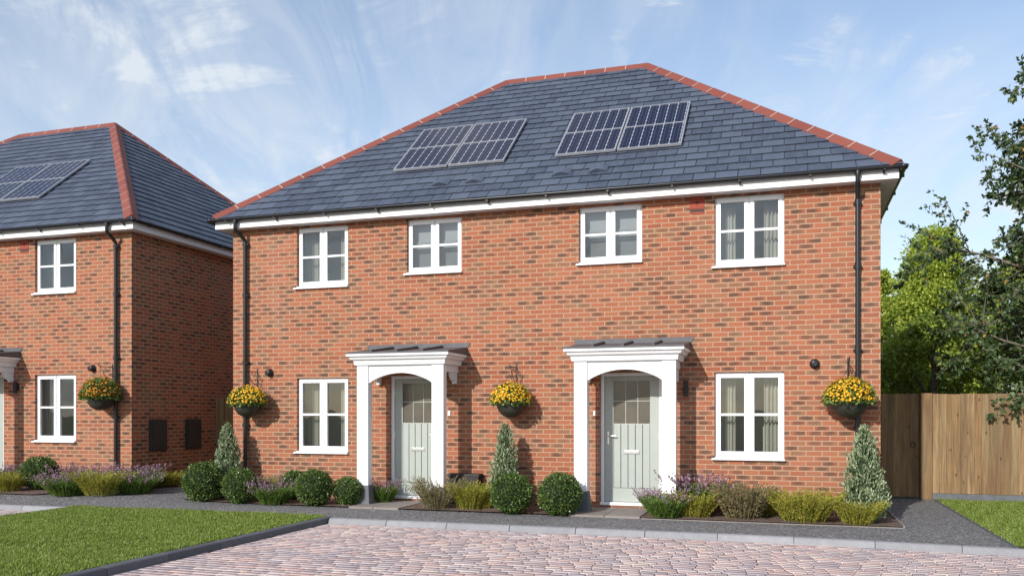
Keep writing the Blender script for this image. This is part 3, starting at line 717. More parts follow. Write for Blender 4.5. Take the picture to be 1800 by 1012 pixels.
for X in (-5.68, -5.06, -3.54, -2.93):      # humped vent slates
    q = MB(); x = hx(X); n = 12; vs = []
    for s_, k in ((.55, 1.), (.60, 1.), (.80, .1)):
        for i in range(n+1):
            t = i/n; hh = .028+.075*k*math.sin(math.pi*t)**.8
            vs.append(on_roof(x-.155+.31*t, s_+(0 if k == 1. else 0), hh if s_ != .55 else .03+.055*math.sin(math.pi*t)))
    fs = [(r*(n+1)+i, r*(n+1)+i+1, (r+1)*(n+1)+i+1, (r+1)*(n+1)+i) for r in range(2) for i in range(n)]
    q.add(vs, fs, 0, True)
    q.add([on_roof(x-.155, .55, .026)]+vs[0:n+1]+[on_roof(x+.155, .55, .026)], [tuple(range(n+3))], 0)
    q.build('roof_vent', M['slate'], roof)
SOLAR = [(-6.79, -5.755), (-5.73, -4.69), (-3.775, -2.735), (-2.71, -1.65)]
def solar(Xa, Xb):
    a, b = hx(Xa), hx(Xb); s0, s1 = 1.26, 3.09; w = b-a
    pm = bpy.data.meshes.new('solar_panel'); q = MB(); L = s1-s0; t = .022; h0, h1 = .045, .085
    # local frame: x across, y up the slope, z off the roof
    q.box(0, t, 0, L, h0, h1); q.box(w-t, w, 0, L, h0, h1); q.box(t, w-t, .0003, t+.006, h0, h1-.0003); q.box(t, w-t, L-t, L-.0003, h0, h1-.0003)
    q.box(t, w-t, L/2-.016, L/2+.016, h0, h1-.002)
    for yy in (.35, L-.35): q.box(.0+.02, w-.02, yy-.02, yy+.02, .012, h0-.001)
    o = q.build('solar_panel', M['alu'], house, bevel=.002)
    o.location = on_roof(a, s0, 0); o.rotation_euler = (TH, 0, 0)
    for y0, y1 in ((t+.006, L/2-.016), (L/2+.016, L-t)):
        c = MB(); x0_ = t; c.add([(0,0,0),(w-2*t,0,0),(w-2*t,y1-y0,0),(0,y1-y0,0)], [(0,1,2,3)])
        co = c.build('solar_cells', M['cells'], o, fix=False); co.location = (t, y0, h1-.008)
    return o
for s_ in SOLAR: solar(*s_)

# fascia, soffit, gutters, downpipes
q = MB(); fx0, fx1, fy0, fy1 = hx(-9.925), hx(1.505), -.22, DEP+.22; fz0, fz1 = SOF, SOF+.165
q.box(fx0, fx1, fy0, fy0+.02, fz0-.006, fz1); q.box(fx0, fx1, fy1-.02, fy1, fz0-.006, fz1)
q.box(fx0, fx0+.02, fy0+.0205, fy1-.0205, fz0-.006, fz1); q.box(fx1-.02, fx1, fy0+.0205, fy1-.0205, fz0-.006, fz1)
fa = q.build('fascia', M['white'], house, bevel=.002)
q = MB(); q.box(fx0+.0202, fx1-.0202, fy0+.0202, -.0005, fz0, fz0+.01); q.box(fx0+.0202, fx1-.0202, DEP+.0005, fy1-.0202, fz0, fz0+.01)
q.box(fx0+.0202, WL-.0005, 0, DEP, fz0, fz0+.01); q.box(WR+.0005, fx1-.0202, 0, DEP, fz0, fz0+.01); q.build('soffit', M['soffit'], house)
def gutter():
    q = MB(); r = .054; cz = fz1-.005
    def run(a, b, out):
        a, b, out = Vector(a), Vector(b), Vector(out); n = 10; th = .004; vs = []
        for P in (a, b):
            for rr in (r, r-th):
                for k in range(n+1):
                    t = math.pi*k/n; vs.append(P+out*(math.cos(t)*rr)+Vector((0,0,-math.sin(t)*rr)))
        m = n+1; fs = []
        for k in range(n): fs += [(k, k+1, 2*m+k+1, 2*m+k), (m+k, 3*m+k, 3*m+k+1, m+k+1)]
        fs += [(0, 2*m, 3*m, m), (m-1, 2*m-1, 4*m-1, 3*m-1)]
        q.add(vs, fs, 0, True)
    o = r+.003
    run((fx0-.10, fy0-o, cz), (fx1+.10, fy0-o, cz), (0,-1,0)); run((fx0-.10, fy1+o, cz), (fx1+.10, fy1+o, cz), (0,1,0))
    run((fx1+o, fy0-.08, cz-.0015), (fx1+o, fy1+.08, cz-.0015), (1,0,0)); run((fx0-o, fy0-.08, cz-.0015), (fx0-o, fy1+.08, cz-.0015), (-1,0,0))
    # corner unions and end stops
    for sx in (fx0-o, fx1+o):
        q.lathe([(.0,-.062),(.045,-.058),(.062,-.02),(.064,.004),(.058,.006)], (sx, fy0-o, cz), 18)
    for k in range(12):            # union/bracket clips
        x = fx0+.3+(fx1-fx0-.5)*k/11; q.box(x-.014, x+.014, fy0-o-r-.006, fy0-.001, cz-r-.004, cz-r*.75)
        if k % 2: q.box(x-.012, x+.012, fy0-.018, fy0-.001, cz-r-.045, cz-r-.004)
    for k in range(8):
        y = fy0+.4+(fy1-fy0-.8)*k/7; q.box(fx1+.001, fx1+o+r+.006, y-.014, y+.014, cz-r-.004, cz-r*.2); q.box(fx0-o-r-.006, fx0-.001, y-.014, y+.014, cz-r-.004, cz-r*.2)
    q.build('gutter', M['black'], house)
gutter()
for X, Xt in ((-9.40, -9.46), (.968, .955)):
    q = MB(); x = hx(X); xt = hx(Xt); yp = -.065; yg = fy0-.057; r = .034
    q.tube([(xt, yg, fz1-.05), (xt, yg, SOF-.02), (xt, yg+.01, SOF-.05), (x, yp-.01, SOF-.20), (x, yp, SOF-.24), (x, yp, 1.2), (x, yp, -.05)], r, 14)
    for z in (SOF-.28, 3.6, 2.38, 1.25): q.tube([(x, yp, z-.045), (x, yp, z+.045)], .041, 14); q.box(x-.058, x+.058, yp-.01, -.001, z-.014, z+.014)
    q.tube([(xt, yg, fz1-.09), (xt, yg, fz1-.03)], .044, 14)
    q.build('downpipe', M['black'], house)

tag(house, 'near pair of brick homes with two white porches and four solar panels', 'house', 'pairs of new brick homes')
house2 = copy_tree(house)
HOFF = (-13.255, 0, .14)
house2.location = (X0+HOFF[0], WALL_Y, HOFF[2])
tag(house2, 'far left brick homes with a shaded side wall, cut off by the picture edge', 'house', 'pairs of new brick homes')
for y0, y1 in ((.47, .92), (1.55, 1.99)):
    q = MB(); q.box(WR+.001, WR+.07, y0, y1, .58, 1.20); q.box(WR+.0705, WR+.085, y0+.02, y1-.02, .60, 1.18); q.build('meter_cupboard', M['meter'], house2, bevel=.006)
q = MB(); 

# ------------------------------------------------------------------ fences and gates
def board_run(mb, x0, x1, y, z0, z1, bw=.105, jag=.006):
    x = x0
    while x < x1-.02:
        w = min(bw*random.uniform(.96, 1.04), x1-x); zt = z1+random.uniform(-jag, jag)
        # feather-edge board: thick on one side
        mb.add([(x,y-.006,z0),(x+w-.003,y-.027,z0),(x+w-.003,y+.006,z0),(x,y+.006,z0),(x,y-.006,zt),(x+w-.003,y-.027,zt),(x+w-.003,y+.006,zt),(x,y+.006,zt)],
               [(0,3,2,1),(4,5,6,7),(0,1,5,4),(1,2,6,5),(2,3,7,6),(3,0,4,7)]); x += w
FY = 16.85
gt = empty('garden_gate', (1.755, FY, ZP))
q = MB(); board_run(q, -.46, .47, 0, .04, 1.865, .102); q.build('gate_boards', M['wood'], gt)
q = MB()
for z in (.3, .95, 1.6): q.box(-.45, .45, .0065, .04, z-.05, z+.05)
q.build('gate_rails', M['wood'], gt)
q = MB(); r = .042; q.tube([(.36+r*math.sin(t), -.03, .965-r*math.cos(t)) for t in [2*math.pi*k/20 for k in range(21)]], .006, 6, cap=False)
q.tube([(.36,-.022,1.008),(.36,-.038,1.008)], .02, 10); q.build('ring_latch', M['iron'], gt)
tag(gt, 'closed wooden garden gate with a black ring latch, between house corner and fence', 'gate')
fn = empty('wooden_fence', (2.34, FY, ZP))
q = MB(); q.box(-.105, .085, -.045, .06, 0, 1.875); q.build('post', M['wood'], fn, bevel=.004)
q = MB(); board_run(q, .09, 6.0, 0, .115, 1.86, .112); q.build('boards', M['wood'], fn)
q = MB(); q.box(.09, 6.0, -.03, .02, 0, .11); q.build('gravel_board', M['plinth'], fn, bevel=.004)
q = MB()
for z in (.4, 1.0, 1.6): q.box(.09, 6.0, .0065, .07, z-.04, z+.04)
q.build('rails', M['wood'], fn)
for x in (2.9, 5.9):
    q = MB(); q.box(x-.05, x+.05, .071, .17, 0, 1.87); q.build('post', M['wood'], fn)
tag(fn, 'brown closeboard wooden fence behind the side lawn, right of the garden gate', 'fence')
f2 = empty('wooden_fence', (-11.95, 16.18, 0.0))
q = MB(); board_run(q, 0, 2.22, 0, .02, 1.82, .11); q.build('boards', M['wood'], f2)
q = MB(); q.box(.0, 2.22, .007, .05, .4, .48); q.box(.0, 2.22, .007, .05, 1.4, 1.48); q.build('rails', M['wood'], f2)
tag(f2, 'shaded wooden fence closing the gap between the two brick houses', 'fence')

# ------------------------------------------------------------------ planting
def place(o, X, Y, s=1, rz=None, z=None):
    o.location = (X, Y, (gz(X, Y)+.015) if z is None else z); o.scale = (s, s, s) if not isinstance(s, tuple) else s
    o.rotation_euler = (0, 0, random.uniform(0, 6.28) if rz is None else rz); return o
def gp(px, py):          # ground point seen at a picture position (flat bed level)
    r = ray(px, py); t = (ZP+.02-EYE)/r[2]; return r[0]*t, r[1]*t
def sphere_pts(n):
    return rand_dir(n)
def core_mesh(nb, prof, seg=14, mi=1, jitter=.03):  # added inner body that stops light passing between the leaves
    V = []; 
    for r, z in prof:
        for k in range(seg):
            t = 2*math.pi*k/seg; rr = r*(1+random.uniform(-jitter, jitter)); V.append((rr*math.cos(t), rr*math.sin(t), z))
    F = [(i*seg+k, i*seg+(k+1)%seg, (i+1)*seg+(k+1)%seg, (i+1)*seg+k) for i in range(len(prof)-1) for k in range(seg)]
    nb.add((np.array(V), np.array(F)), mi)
def ball_mesh(name='box_ball'):     # unit: radius 1, sits on the ground
    nb = NB(); n = 5200; d = sphere_pts(n)
    lump = 1+.035*np.sin(d[:,0]*7+d[:,2]*5)+.03*np.sin(d[:,1]*9-d[:,2]*4)+.02*np.sin(d[:,0]*17)*np.sin(d[:,1]*15)
    rr = (lump*np.where(RNG.uniform(0,1,n) < .03, RNG.uniform(1.0, 1.09, n), RNG.uniform(.84, 1.0, n)))[:, None]; P = d*rr; P[:,2] = P[:,2]*.98+.93; P = P[P[:,2] > .02]; d = d[:len(P)] if False else unit(P-np.array([0,0,.93]))
    nb.add(leaf_cloud(P, d+np.array([0,0,.25]), .108, .034, 1.15), 0)
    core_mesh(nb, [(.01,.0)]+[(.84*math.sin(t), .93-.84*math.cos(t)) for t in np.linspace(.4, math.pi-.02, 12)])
    return nb.build(name, [M['box_leaf'], M['light_block_core']], link_it=False)
def cone_mesh(name='cone_shrub', hh=1., R=.36, mat='varieg', n=5200):
    nb = NB(); z = RNG.uniform(0, 1, n*2); keep = RNG.uniform(0, 1, n*2) < (1-z)**.7+.12; z = z[keep][:n]; n = len(z); th = RNG.uniform(0, 2*math.pi, n)
    prof = R*np.clip((1-z), 0, 1)**.56*np.clip(z*7+.55, 0, 1)
    prof = prof*(1+.15*np.sin(th*3+z*9)+.13*np.sin(th*5-z*21)+.10*np.sin(z*37+th*2)+.07*np.sin(z*71+th*9))+.012
    rr = prof*RNG.uniform(.72, 1.06, n)
    P = np.stack([rr*np.cos(th), rr*np.sin(th), z*hh+.015], 1)
    out = np.stack([np.cos(th)*.6, np.sin(th)*.6, np.full(n, .75)], 1)
    nb.add(leaf_cloud(P, out, .046, .0125, .6), 0)
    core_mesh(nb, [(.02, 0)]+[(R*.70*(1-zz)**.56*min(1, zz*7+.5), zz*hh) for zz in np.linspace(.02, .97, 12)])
    return nb.build(name, [M[mat], M['light_block_core']], link_it=False)
def stems(n, R0, spread, H, seg=4, w=.003, droop=.1):
    """curved stems: returns base, list of point arrays"""
    th = RNG.uniform(0, 2*math.pi, n); r0 = R0*np.sqrt(RNG.uniform(0, 1, n)); h = H*RNG.uniform(.6, 1.05, n)
    lean = spread*(r0/R0*.75+RNG.uniform(0, .45, n)); pts = []
    for k in range(seg+1):
        t = k/seg; r = r0+lean*h*(t**1.3)/H*H; z = h*(t-droop*t*t)
        pts.append(np.stack([r*np.cos(th)+.012*np.sin(k*2+th*7)*t, r*np.sin(th)+.012*np.cos(k*3+th*5)*t, z], 1))
    return pts
def stem_quads(pts, w):
    Vs = []; Fs = []; n = len(pts[0]); off = 0
    for k in range(len(pts)-1):
        a, b = pts[k], pts[k+1]; s = unit(np.cross(b-a, rand_dir(n)))*w
        V = np.empty((n, 4, 3)); V[:,0] = a-s; V[:,1] = a+s; V[:,2] = b+s*.7; V[:,3] = b-s*.7
        Vs.append(V.reshape(-1, 3)); Fs.append(np.arange(4*n).reshape(n, 4)+off); off += 4*n
    return np.concatenate(Vs), np.concatenate(Fs)
def bushy(name, mats, n=330, R0=.22, spread=.62, H=.42, leaves=34, L=.027, W=.0065, t0=.12, flat=.5):
    nb = NB(); pts = stems(n, R0, spread, H, 5); nb.add(stem_quads(pts, .0022), 1); A = np.stack(pts)   # (6,n,3)
    m = leaves; tt = t0+(1-t0)*RNG.uniform(0, 1, (n, m))**.8; kk = np.clip((tt*5).astype(int), 0, 4); fr = tt*5-kk
    idx = np.arange(n)[:, None]
    P = A[kk, idx]*(1-fr[..., None])+A[kk+1, idx]*fr[..., None]; Dd = A[kk+1, idx]-A[kk, idx]
    P = P.reshape(-1, 3); Dd = unit(Dd.reshape(-1, 3)); nb.add(leaf_cloud(P, Dd*1.1, L, W, flat+.3), 0)
    return nb.build(name, mats, link_it=False)
def lavender(name, H=.46, nfl=110, blades=620, mats=None, R0=.2, fl=13):
    nb = NB()
    pts = stems(blades, R0, .8, H*.68, 4); nb.add(stem_quads(pts, .0048), 1)
    P = np.concatenate(pts[1:]); sel = RNG.integers(0, len(P), 2600); nb.add(leaf_cloud(P[sel], np.tile([0,0,1.], (2600, 1)), .045, .007, .7), 1)
    pts = stems(nfl, R0, .85, H, 4); nb.add(stem_quads(pts, .002), 1)
    tip = pts[-1]; low = pts[-2]; n = nfl*fl; i = RNG.integers(0, nfl, n); t = RNG.uniform(-.15, 1.1, (n, 1)); P = low[i]*(1-t)+tip[i]*t+RNG.normal(0, .006, (n, 3))
    nb.add(leaf_cloud(P, np.tile([0,0,.6], (n, 1)), .022, .010, 1.), 0)
    return nb.build(name, mats or [M['purple'], M['green']], link_it=False)

BALLS = [ball_mesh() for _ in range(2)]; CONES = [cone_mesh() for _ in range(2)]
HEATH = [bushy('heather', [M['heather'], M['heather']]) for _ in range(2)]
OLIVE = bushy('spurge_bush', [M['olive'], M['olive']], n=260, leaves=34, L=.028, W=.009, spread=.65)
WISP = bushy('wispy_shrub', [M['olive'], M['olive']], n=240, leaves=26, L=.024, W=.0075, spread=.85, H=.5)
LAV = [lavender('lavender') for _ in range(2)]
GREENP = lavender('flowering_perennial', H=.40, nfl=80, blades=560)
used = set()
def inst(proto, name, X, Y, s, label, cat, group=None, z=None):
    o = proto.copy() if proto.name in used else proto
    used.add(proto.name); o.name = name; link(o); place(o, X, Y, s, z=z); tag(o, label, cat, group); return o
def put(proto, name, pxc, pyb, width_px, base_w, label, cat, group=None, hs=1.0, back=0.0):
    """stand a plant where its foot is seen; width_px fixes its real size"""
    X, Y = gp(pxc, pyb); Y = min(Y+back, 13.30); X = at_y(pxc, Y)
    d = -X*SA+Y*CA; s = width_px/FPX*d/base_w
    return inst(proto, name, X, Y, (s, s, s*hs), label, cat, group)
# balls: measured by their lowest leaves; centre lies one radius further back
def ball(i, px, pyb, wpx, label, dy=None):
    X, Y = gp(px, pyb); r = .35; 
    for _ in range(3):
        Yc = Y+(.42*r if dy is None else dy); X = at_y(px, Yc); d = -X*SA+Yc*CA; r = wpx/2/FPX*d/1.05
    return inst(BALLS[i % 2], 'box_ball', X, Yc, (r*random.uniform(.97,1.05), r*random.uniform(.97,1.03), r*random.uniform(.95,1.03)), label, 'shrub', 'clipped box balls')
ball(0, 357.5, 882, 72, 'largest dark green box ball at the left house corner, leftmost before the near house')
ball(1, 421, 884, 64, 'dark green box ball in front of the left downpipe, beside the lavender')
ball(0, 518, 880, 54, 'small box ball standing behind others below the left ground floor window', .28)
ball(1, 552.5, 888, 69, 'clipped box ball in front row below the right half of the left ground floor window')
ball(0, 612, 887, 54, 'small clipped box ball touching the left porch column base')
ball(1, 899, 902, 79, 'dark green box ball in front of the pale cone shrub between the porches')
ball(0, 984, 905, 82, 'dark green box ball beside the left column of the right porch')
ball(1, 69, 868, 66, 'clipped box ball in the bed below the far left house window')
def cone(i, px, Y, ytop, wpx, label):
    X = at_y(px, Y); zt = z_at(px, ytop, Y); d = -X*SA+Y*CA; h = zt-gz(X, Y); w = wpx/FPX*d
    return inst(CONES[i], 'cone_shrub', X, Y, (w/.76, w/.76, h), label, 'shrub', 'pale variegated cone shrubs')
cone(0, 400, 13.12, 748, 56, 'narrow pale green cone shrub behind the box balls at the left house corner')
cone(1, 888, 13.15, 750, 60, 'pale green cone shrub on the brick wall between the porches, below the middle hanging basket')
cone(0, 1519, 12.98, 754, 78, 'tall silvery cone shrub at the right corner of the near house')
YG = 'yellow green heather clumps'
put(HEATH[0], 'heather', 827, 893, 74, .72, 'yellow green heather clump in front of the dark gas meter box', 'plant', YG, 1.15)
put(HEATH[1], 'heather', 1221, 907, 88, .72, 'yellow green heather clump right of the right porch, beside purple lavender', 'plant', YG, .95)
put(HEATH[0], 'heather', 1413, 915, 118, .72, 'widest yellow green heather clump below the right downstairs window', 'plant', YG, .85)
put(HEATH[1], 'heather', 1507, 920, 82, .72, 'small yellow green heather clump in front of the silvery cone shrub', 'plant', YG, .95)
put(HEATH[1], 'heather', 1362, 898, 74, .72, 'yellow heather clump half hidden between the olive bush and the widest heather', 'plant', YG, .85)
put(OLIVE, 'spurge_bush', 1305, 910, 100, .72, 'olive brown bush between two heather clumps under the right downstairs window', 'plant', None, 1.12)
put(WISP, 'wispy_shrub', 766, 893, 90, .9, 'sparse beige wispy shrub in front of the right column of the left porch', 'plant', None, 1.2)
put(GREENP, 'flowering_perennial', 1170, 907, 78, .62, 'bright green clump with small violet flowers at foot of right porch column', 'plant', 'green clumps with violet flowers', 1.05)
PL = 'purple lavender clumps'
put(LAV[1], 'lavender', 1152, 899, 52, .72, 'pale lavender sprawling onto the doorstep of the right porch', 'plant', PL, 1.35)
put(LAV[0], 'lavender', 1226, 890, 96, .72, 'purple lavender against the wall right of the right porch', 'plant', PL, 1.3)
put(LAV[1], 'lavender', 675, 880, 48, .72, 'purple lavender between the left column and door of the left porch', 'plant', PL, 1.5)
put(GREENP, 'flowering_perennial', 482, 884, 70, .62, 'green clump with violet flowers between box balls under left downstairs window', 'plant', 'green clumps with violet flowers', 1.0)
put(LAV[0], 'lavender', 478, 876, 64, .72, 'purple lavender behind the green clump below the left flue', 'plant', PL, 1.1)
put(HEATH[0], 'heather', 470, 866, 70, .72, 'yellow heather against the wall beside the left downpipe', 'plant', YG, 1.0)
put(HEATH[1], 'heather', 852, 893, 40, .72, 'small orange tinged heather squeezed against the pale cone shrub', 'plant', YG, 1.3)
put(HEATH[0], 'heather', 655, 866, 30, .72, 'small heather behind the left porch column', 'plant', YG, 1.1) if False else None
# far left bed
def leftp(proto, name, px, Y, wpx, base_w, label, group, hs):
    X = at_y(px, Y); d = -X*SA+Y*CA; s = wpx/FPX*d/base_w; inst(proto, name, X, Y, (s, s, s*hs), label, 'plant', group)
leftp(HEATH[0], 'heather', 14, 12.45, 66, .72, 'yellow green heather at the left picture edge beside a box ball', YG, .95)
leftp(HEATH[1], 'heather', 178, 12.45, 88, .72, 'yellow green heather in the middle of the far left bed', YG, .85)
leftp(HEATH[0], 'heather', 292, 14.3, 62, .72, 'dark olive heather by the shaded side wall of the far left house', YG, .75)
leftp(HEATH[1], 'heather', 258, 13.9, 60, .72, 'heather at the corner of the far left house behind purple lavender', YG, .8)
leftp(GREENP, 'flowering_perennial', 118, 12.3, 80, .62, 'green leafy clump with violet flowers right of the far left box ball', 'green clumps with violet flowers', .85)
leftp(GREENP, 'flowering_perennial', 238, 12.9, 72, .62, 'green leafy clump with violet flowers under the far left hanging basket', 'green clumps with violet flowers', .95)
leftp(LAV[0], 'lavender', 8, 13.2, 70, .72, 'purple lavender by the door of the far left house', PL, 1.0)
leftp(LAV[1], 'lavender', 120, 13.2, 76, .72, 'purple lavender below the far left ground floor window', PL, 1.0)
leftp(LAV[0], 'lavender', 176, 13.25, 60, .72, 'purple lavender against the wall left of the far left downpipe', PL, 1.0)
leftp(LAV[1], 'lavender', 238, 13.35, 76, .72, 'purple lavender round the corner foot of the far left house', PL, 1.05)

# hanging baskets
def make_basket(fm='flower', m=640, dome=.31, n=1500):
    r = empty('hanging_basket', (0,0,0))
    q = MB(); q.lathe([(.0,-.25),(.07,-.245),(.15,-.205),(.205,-.135),(.235,-.05),(.245,0),(.235,0),(.20,-.03),(0,-.035)], (0,0,0), 28); q.build('bowl', M['bowl'], r)
    nb = NB(); d = rand_dir(n); d[:,2] = np.abs(d[:,2])*1.0-.22; d = unit(d)
    P = d*np.array([.325,.30,dome-.02])*RNG.uniform(.7, 1.0, (n, 1)); P[:,2] += .01
    nb.add(leaf_cloud(P, d+np.array([0,0,.2]), .058, .021, .9), 0)
    f = nb.build('foliage', [M['basket_leaf']], r)
    d = rand_dir(m); d[:,2] = np.abs(d[:,2])-.08; d = unit(d); C = d*np.array([.33,.31,dome])*RNG.uniform(.86, 1.08, (m, 1)); C[:,2] += .02
    nb = NB(); nrm = unit(d+rand_dir(m)*.45+np.array([0,-.2,.1])); a = unit(np.cross(nrm, rand_dir(m))); b = np.cross(nrm, a); k = 5
    for j in range(k):
        t = 2*math.pi*j/k; v = a*math.cos(t)+b*math.sin(t); w = -a*math.sin(t)+b*math.cos(t); s = RNG.uniform(.012, .022, (m, 1))
        nb.add(diamonds(C, v*s+nrm*s*.2, w*s*.45), 0)
    nb.build('flowers', [M[fm]], r)
    q = MB()
    for k in range(3):
        t = 2*math.pi*k/3+.4; q.tube([(.24*math.cos(t), .24*math.sin(t), 0), (0,0,.50)], .0028, 5)
    q.tube([(0,0,.49),(0,0,.56)], .004, 5); q.build('chains', M['iron'], r)
    return r
BL = ['orange and yellow hanging basket at the left corner of the near house, over the downpipe',
      'orange and yellow hanging basket on the brick wall between the two porches',
      'largest yellow hanging basket at the right corner of the near house']
for i, x in enumerate(BASK):
    o = make_basket('flower', (760, 900, 980)[i], (.29, .30, .31)[i], (1700, 1300, 1500)[i])
    o.location = (X0+x, WALL_Y-.31, 1.64); o.rotation_euler = (0, 0, i*1.3); tag(o, BL[i], 'hanging basket', 'hanging flower baskets')
    o.scale = ((1.,1.,1.), (1.0,1.0,1.), (1.07,1.07,1.0))[i]
o = make_basket('flower2', 560, .33, 2000); o.location = (X0+HOFF[0]+BASK[2], WALL_Y-.31, 1.78); o.rotation_euler = (0, 0, 4.1); o.scale = (1.07, 1.07, 1.05)
tag(o, 'orange hanging basket on the far left house beside its ground floor window', 'hanging basket', 'hanging flower baskets')

# ------------------------------------------------------------------ trees
def tree(name, X, Y, H, crown, clumps, per, L, W, mat, label, trunk_r=.13, seed=1, base=.9, shape=None, group=None):
    rs = np.random.default_rng(seed); root = empty(name, (X, Y, -.1))
    q = MB(); q.tube([(0,0,0),(.05,0,H*.3),(.0,.06,H*.6),(.03,0,H*.9)], [trunk_r, trunk_r*.8, trunk_r*.5, trunk_r*.15], 8); C = []
    for i in range(clumps):
        z = base+(H-base)*rs.uniform(0, 1)**.85; t = (z-base)/(H-base)
        rr = crown*(shape(t) if shape else math.sqrt(max(.05, 1-(2*t-.9)**2)))
        th = rs.uniform(0, 6.283); r = rr*math.sqrt(rs.uniform(.08, 1)); C.append((r*math.cos(th), r*math.sin(th), z))
        if i % 3 == 0:
            z0 = max(.5, z-r*.7-.3); q.tube([(0,0,z0), (r*.5*math.cos(th), r*.5*math.sin(th), (z0+z)/2+.1), C[-1]], [trunk_r*.28, trunk_r*.16, .008], 5)
    q.build('trunk', M['bark'], root)
    C = np.array(C); n = clumps*per; i = np.repeat(np.arange(clumps), per); sz = rs.uniform(.5, 1.3, clumps)*crown*.25*(1-.45*np.clip((C[:,2]-base)/(H-base), 0, 1))
    d = rs.normal(size=(n, 3)); d = unit(d); P = C[i]+d*(sz[i]*(rs.uniform(.2, 1, n)**.6+np.abs(rs.normal(0, .22, n))))[:, None]*np.array([1.15,1.15,.75])
    nb = NB(); nb.add(leaf_cloud(P, d*.5+np.array([0,0,-.15]), L, W, .9), 0); nb.build('crown', [mat], root)
    return tag(root, label, 'tree', group)
TG = 'trees beyond the fence'
tree('broadleaf_tree', 3.5, 23.6, 6.0, 1.9, 170, 420, .085, .026, M['tree_light'], 'bright lime green bushy tree beyond the fence with a pointed top', seed=3,
     shape=lambda t: 1.0*(1-t)**.72+.05, base=.5)
tree('broadleaf_tree', 2.15, 25.6, 5.3, 1.7, 130, 320, .095, .030, M['tree_light'], 'green tree half hidden behind the right corner of the near house', seed=5, base=.4)
tree('broadleaf_tree', 5.9, 25.6, 5.7, 2.1, 120, 300, .095, .032, M['tree_light'], 'green bushy tree behind the dark leaved tree', seed=9, base=.4)
tree('broadleaf_tree', 3.0, 20.6, 3.5, 1.5, 80, 300, .085, .030, M['tree_mid'], 'darker low tree just behind the garden gate and fence', seed=12, base=.2)
tree('broadleaf_tree', 5.4, 21.2, 4.1, 1.8, 90, 300, .085, .030, M['tree_mid'], 'dark green low tree behind the fence below the overhanging branches', seed=14, base=.2)

def dark_tree():
    rs = np.random.default_rng(21); root = empty('overhanging_tree', (5.85, 18.3, -.1)); q = MB(); H = 9.6
    tr = [(0,0,0),(-.08,0,2),(.02,.05,4),(-.05,0,6.6),(-.2,0,H)]; q.tube(tr, [.17,.14,.10,.06,.012], 10)
    Ps = []; Ds = []
    def twig(a, d, L, depth):
        n = 5; pts = [np.array(a, float)]; dd = np.array(d, float); dd /= np.linalg.norm(dd)
        for k in range(n):
            dd = dd+rs.normal(0, .13, 3)+np.array([0,0,.03 if depth == 0 else -.05]); dd /= np.linalg.norm(dd); pts.append(pts[-1]+dd*L/n)
        r0 = (.032, .012, .005)[depth]*(L/1.5 if depth == 0 else 1); q.tube([tuple(p) for p in pts], [r0*(1-.8*k/n) for k in range(n+1)], 5, cap=False)
        if depth < 2:
            m = (9, 6)[depth]
            for j in range(m):
                t = rs.uniform(.2, 1)*n; k = min(int(t), n-1); p = pts[k]+(pts[k+1]-pts[k])*(t-k)
                ax = pts[k+1]-pts[k]; ax /= np.linalg.norm(ax); sd = rs.normal(size=3); sd -= ax*sd.dot(ax); sd /= np.linalg.norm(sd)
                twig(p, ax*.7+sd*.8+np.array([0,0,.12]), L*rs.uniform(.28, .46), depth+1)
        if depth >= 1:
            m = 19 if depth == 2 else 12
            for j in range(m):
                t = rs.uniform(.15, 1)*n; k = min(int(t), n-1); p = pts[k]+(pts[k+1]-pts[k])*(t-k); Ps.append(p+rs.normal(0, .012, 3)); Ds.append(pts[k+1]-pts[k])
    for i in range(84):
        z = 1.55+(H-1.9)*((i+.5)/84)**.85; th = i*2.399+rs.uniform(-.3, .3); L = (2.3*(1-(z/H)**3.5)+.4)*rs.uniform(.65, 1.08)*(.82 if z < 4.3 else 1.)
        t = z/H; twig((-.1*t, 0, z), (math.cos(th), math.sin(th), .38), L, 0)
    twig((-.05,-.05,2.0), (-.95,-.65,-.08), 2.4, 0); twig((-.05,-.05,2.3), (-1,-.1,.1), 2.7, 0); twig((-.05,-.05,3.0), (-1,.2,.05), 2.6, 0)
    twig((-.05,-.05,4.0), (-1,-.12,.24), 3.0, 0); twig((-.05,-.05,3.7), (-1,.1,.2), 2.5, 0)
    q.build('trunk', M['bark'], root); P = np.array(Ps); Dd = unit(np.array(Ds))
    nb = NB(); nb.add(leaf_cloud(P, Dd*.5+np.array([0,0,-.35]), .098, .030, .75), 0); nb.build('crown', [M['tree_dark']], root)
    tag(root, 'tall dark leaved tree with thin grey branches overhanging the fence at right edge', 'tree')
dark_tree()

# ------------------------------------------------------------------ light and sky
SUN = Vector((-.31, -1.0, .52)).normalized()      # towards the sun
el = math.asin(SUN.z); az = math.atan2(SUN.x, SUN.y)
sd = bpy.data.lights.new('sun', 'SUN'); sd.energy = 4.5; sd.angle = D2R(.6); sd.color = (1., .965, .92)
so = bpy.data.objects.new('sun', sd); COL.objects.link(so); so.rotation_euler = SUN.to_track_quat('Z', 'Y').to_euler()
w = bpy.data.worlds.new('World'); scene.world = w; w.use_nodes = True; nt = w.node_tree
bg = nt.nodes['Background']; sky = N(nt, 'ShaderNodeTexSky'); sky.sky_type = 'NISHITA'; sky.sun_disc = False
sky.sun_elevation = el; sky.sun_rotation = az; sky.air_density = 1.0; sky.dust_density = .6; sky.ozone_density = 1.2
tc = N(nt, 'ShaderNodeTexCoord'); gen = tc.outputs['Generated']
sep = N(nt, 'ShaderNodeSeparateXYZ'); nt.links.new(gen, sep.inputs[0])
den = mth(nt, 'ADD', mth(nt, 'MAXIMUM', sep.outputs[2], 0), .30)
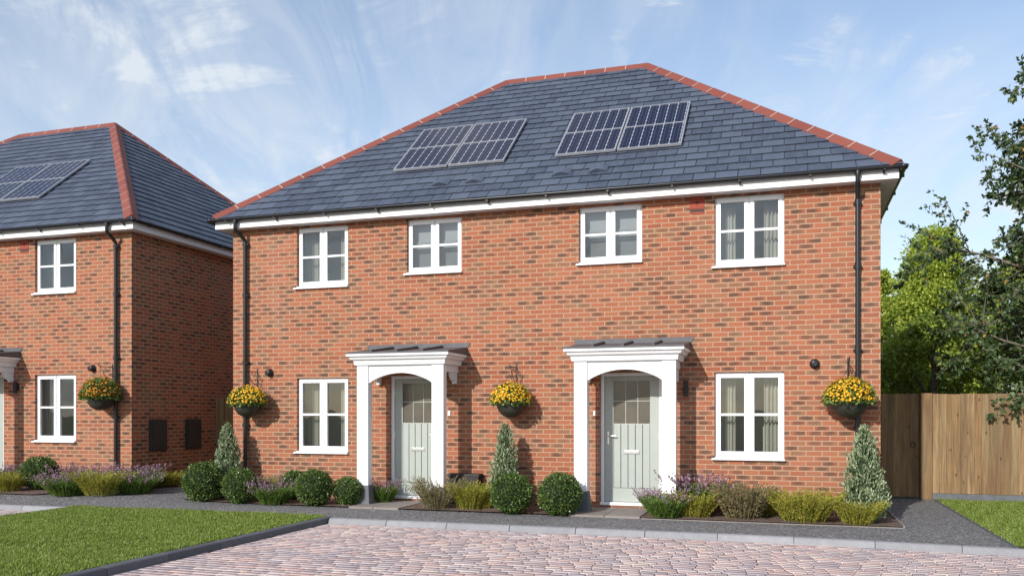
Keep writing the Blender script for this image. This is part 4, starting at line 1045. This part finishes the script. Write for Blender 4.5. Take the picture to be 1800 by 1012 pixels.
cv = N(nt, 'ShaderNodeCombineXYZ'); nt.links.new(mth(nt, 'DIVIDE', sep.outputs[0], den), cv.inputs[0]); nt.links.new(mth(nt, 'DIVIDE', sep.outputs[1], den), cv.inputs[1])
def streak(rot, sx, sy, sc, det, dist, off=(0,0,0)):
    mp = N(nt, 'ShaderNodeMapping'); mp.inputs['Rotation'].default_value = (0, 0, D2R(rot)); nt.links.new(cv.outputs[0], mp.inputs[0])
    m2 = N(nt, 'ShaderNodeMapping'); m2.inputs['Scale'].default_value = (sx, sy, 1); m2.inputs['Location'].default_value = off; nt.links.new(mp.outputs[0], m2.inputs[0])
    return noise(nt, m2.outputs[0], sc, det, .62, dist)
big = streak(-14, 1.1, .8, .95, 4, .5, (0.4, 0.9, 0))
fib = streak(-22, 3.0, .95, 1.7, 10, 1.2, (3.1, 1.7, 0))
puff = streak(-14, 1.8, 3.0, 2.2, 8, .6, (7.7, 2.2, 0))
veil = ramp(nt, big, [(.38, 0.0), (.62, 1.0)])
cf = mth(nt, 'MULTIPLY', veil, ramp(nt, fib, [(.40, .10), (.66, 1.0)]))
cf = mth(nt, 'ADD', cf, mth(nt, 'MULTIPLY', ramp(nt, puff, [(.53, 0.0), (.66, .8)]), ramp(nt, fib, [(.42, 0.0), (.6, 1.0)])), clamp=True)
cf = mth(nt, 'MULTIPLY', cf, .78)
mr = N(nt, 'ShaderNodeMapRange'); mr.inputs['From Min'].default_value = 0.; mr.inputs['From Max'].default_value = .42; mr.inputs['To Min'].default_value = .52; mr.inputs['To Max'].default_value = .17; nt.links.new(sep.outputs[2], mr.inputs['Value'])
hz = mth(nt, 'SUBTRACT', 1, mth(nt, 'MULTIPLY', mth(nt, 'SUBTRACT', 1, cf), mth(nt, 'SUBTRACT', 1, mr.outputs[0])))
skyc = mixc(nt, 1.0, sky.outputs[0], (1.42, 1.50, 1.58), 'MULTIPLY')
c = mixc(nt, hz, skyc, (7.3, 7.75, 8.2))
nt.links.new(c, bg.inputs['Color']); bg.inputs['Strength'].default_value = .115
vs = scene.view_settings; vs.view_transform = 'Standard'; vs.look = 'None'; vs.exposure = 0.0; vs.gamma = 1
scene.render.film_transparent = False
cy = scene.cycles; cy.max_bounces = 8; cy.transparent_max_bounces = 8
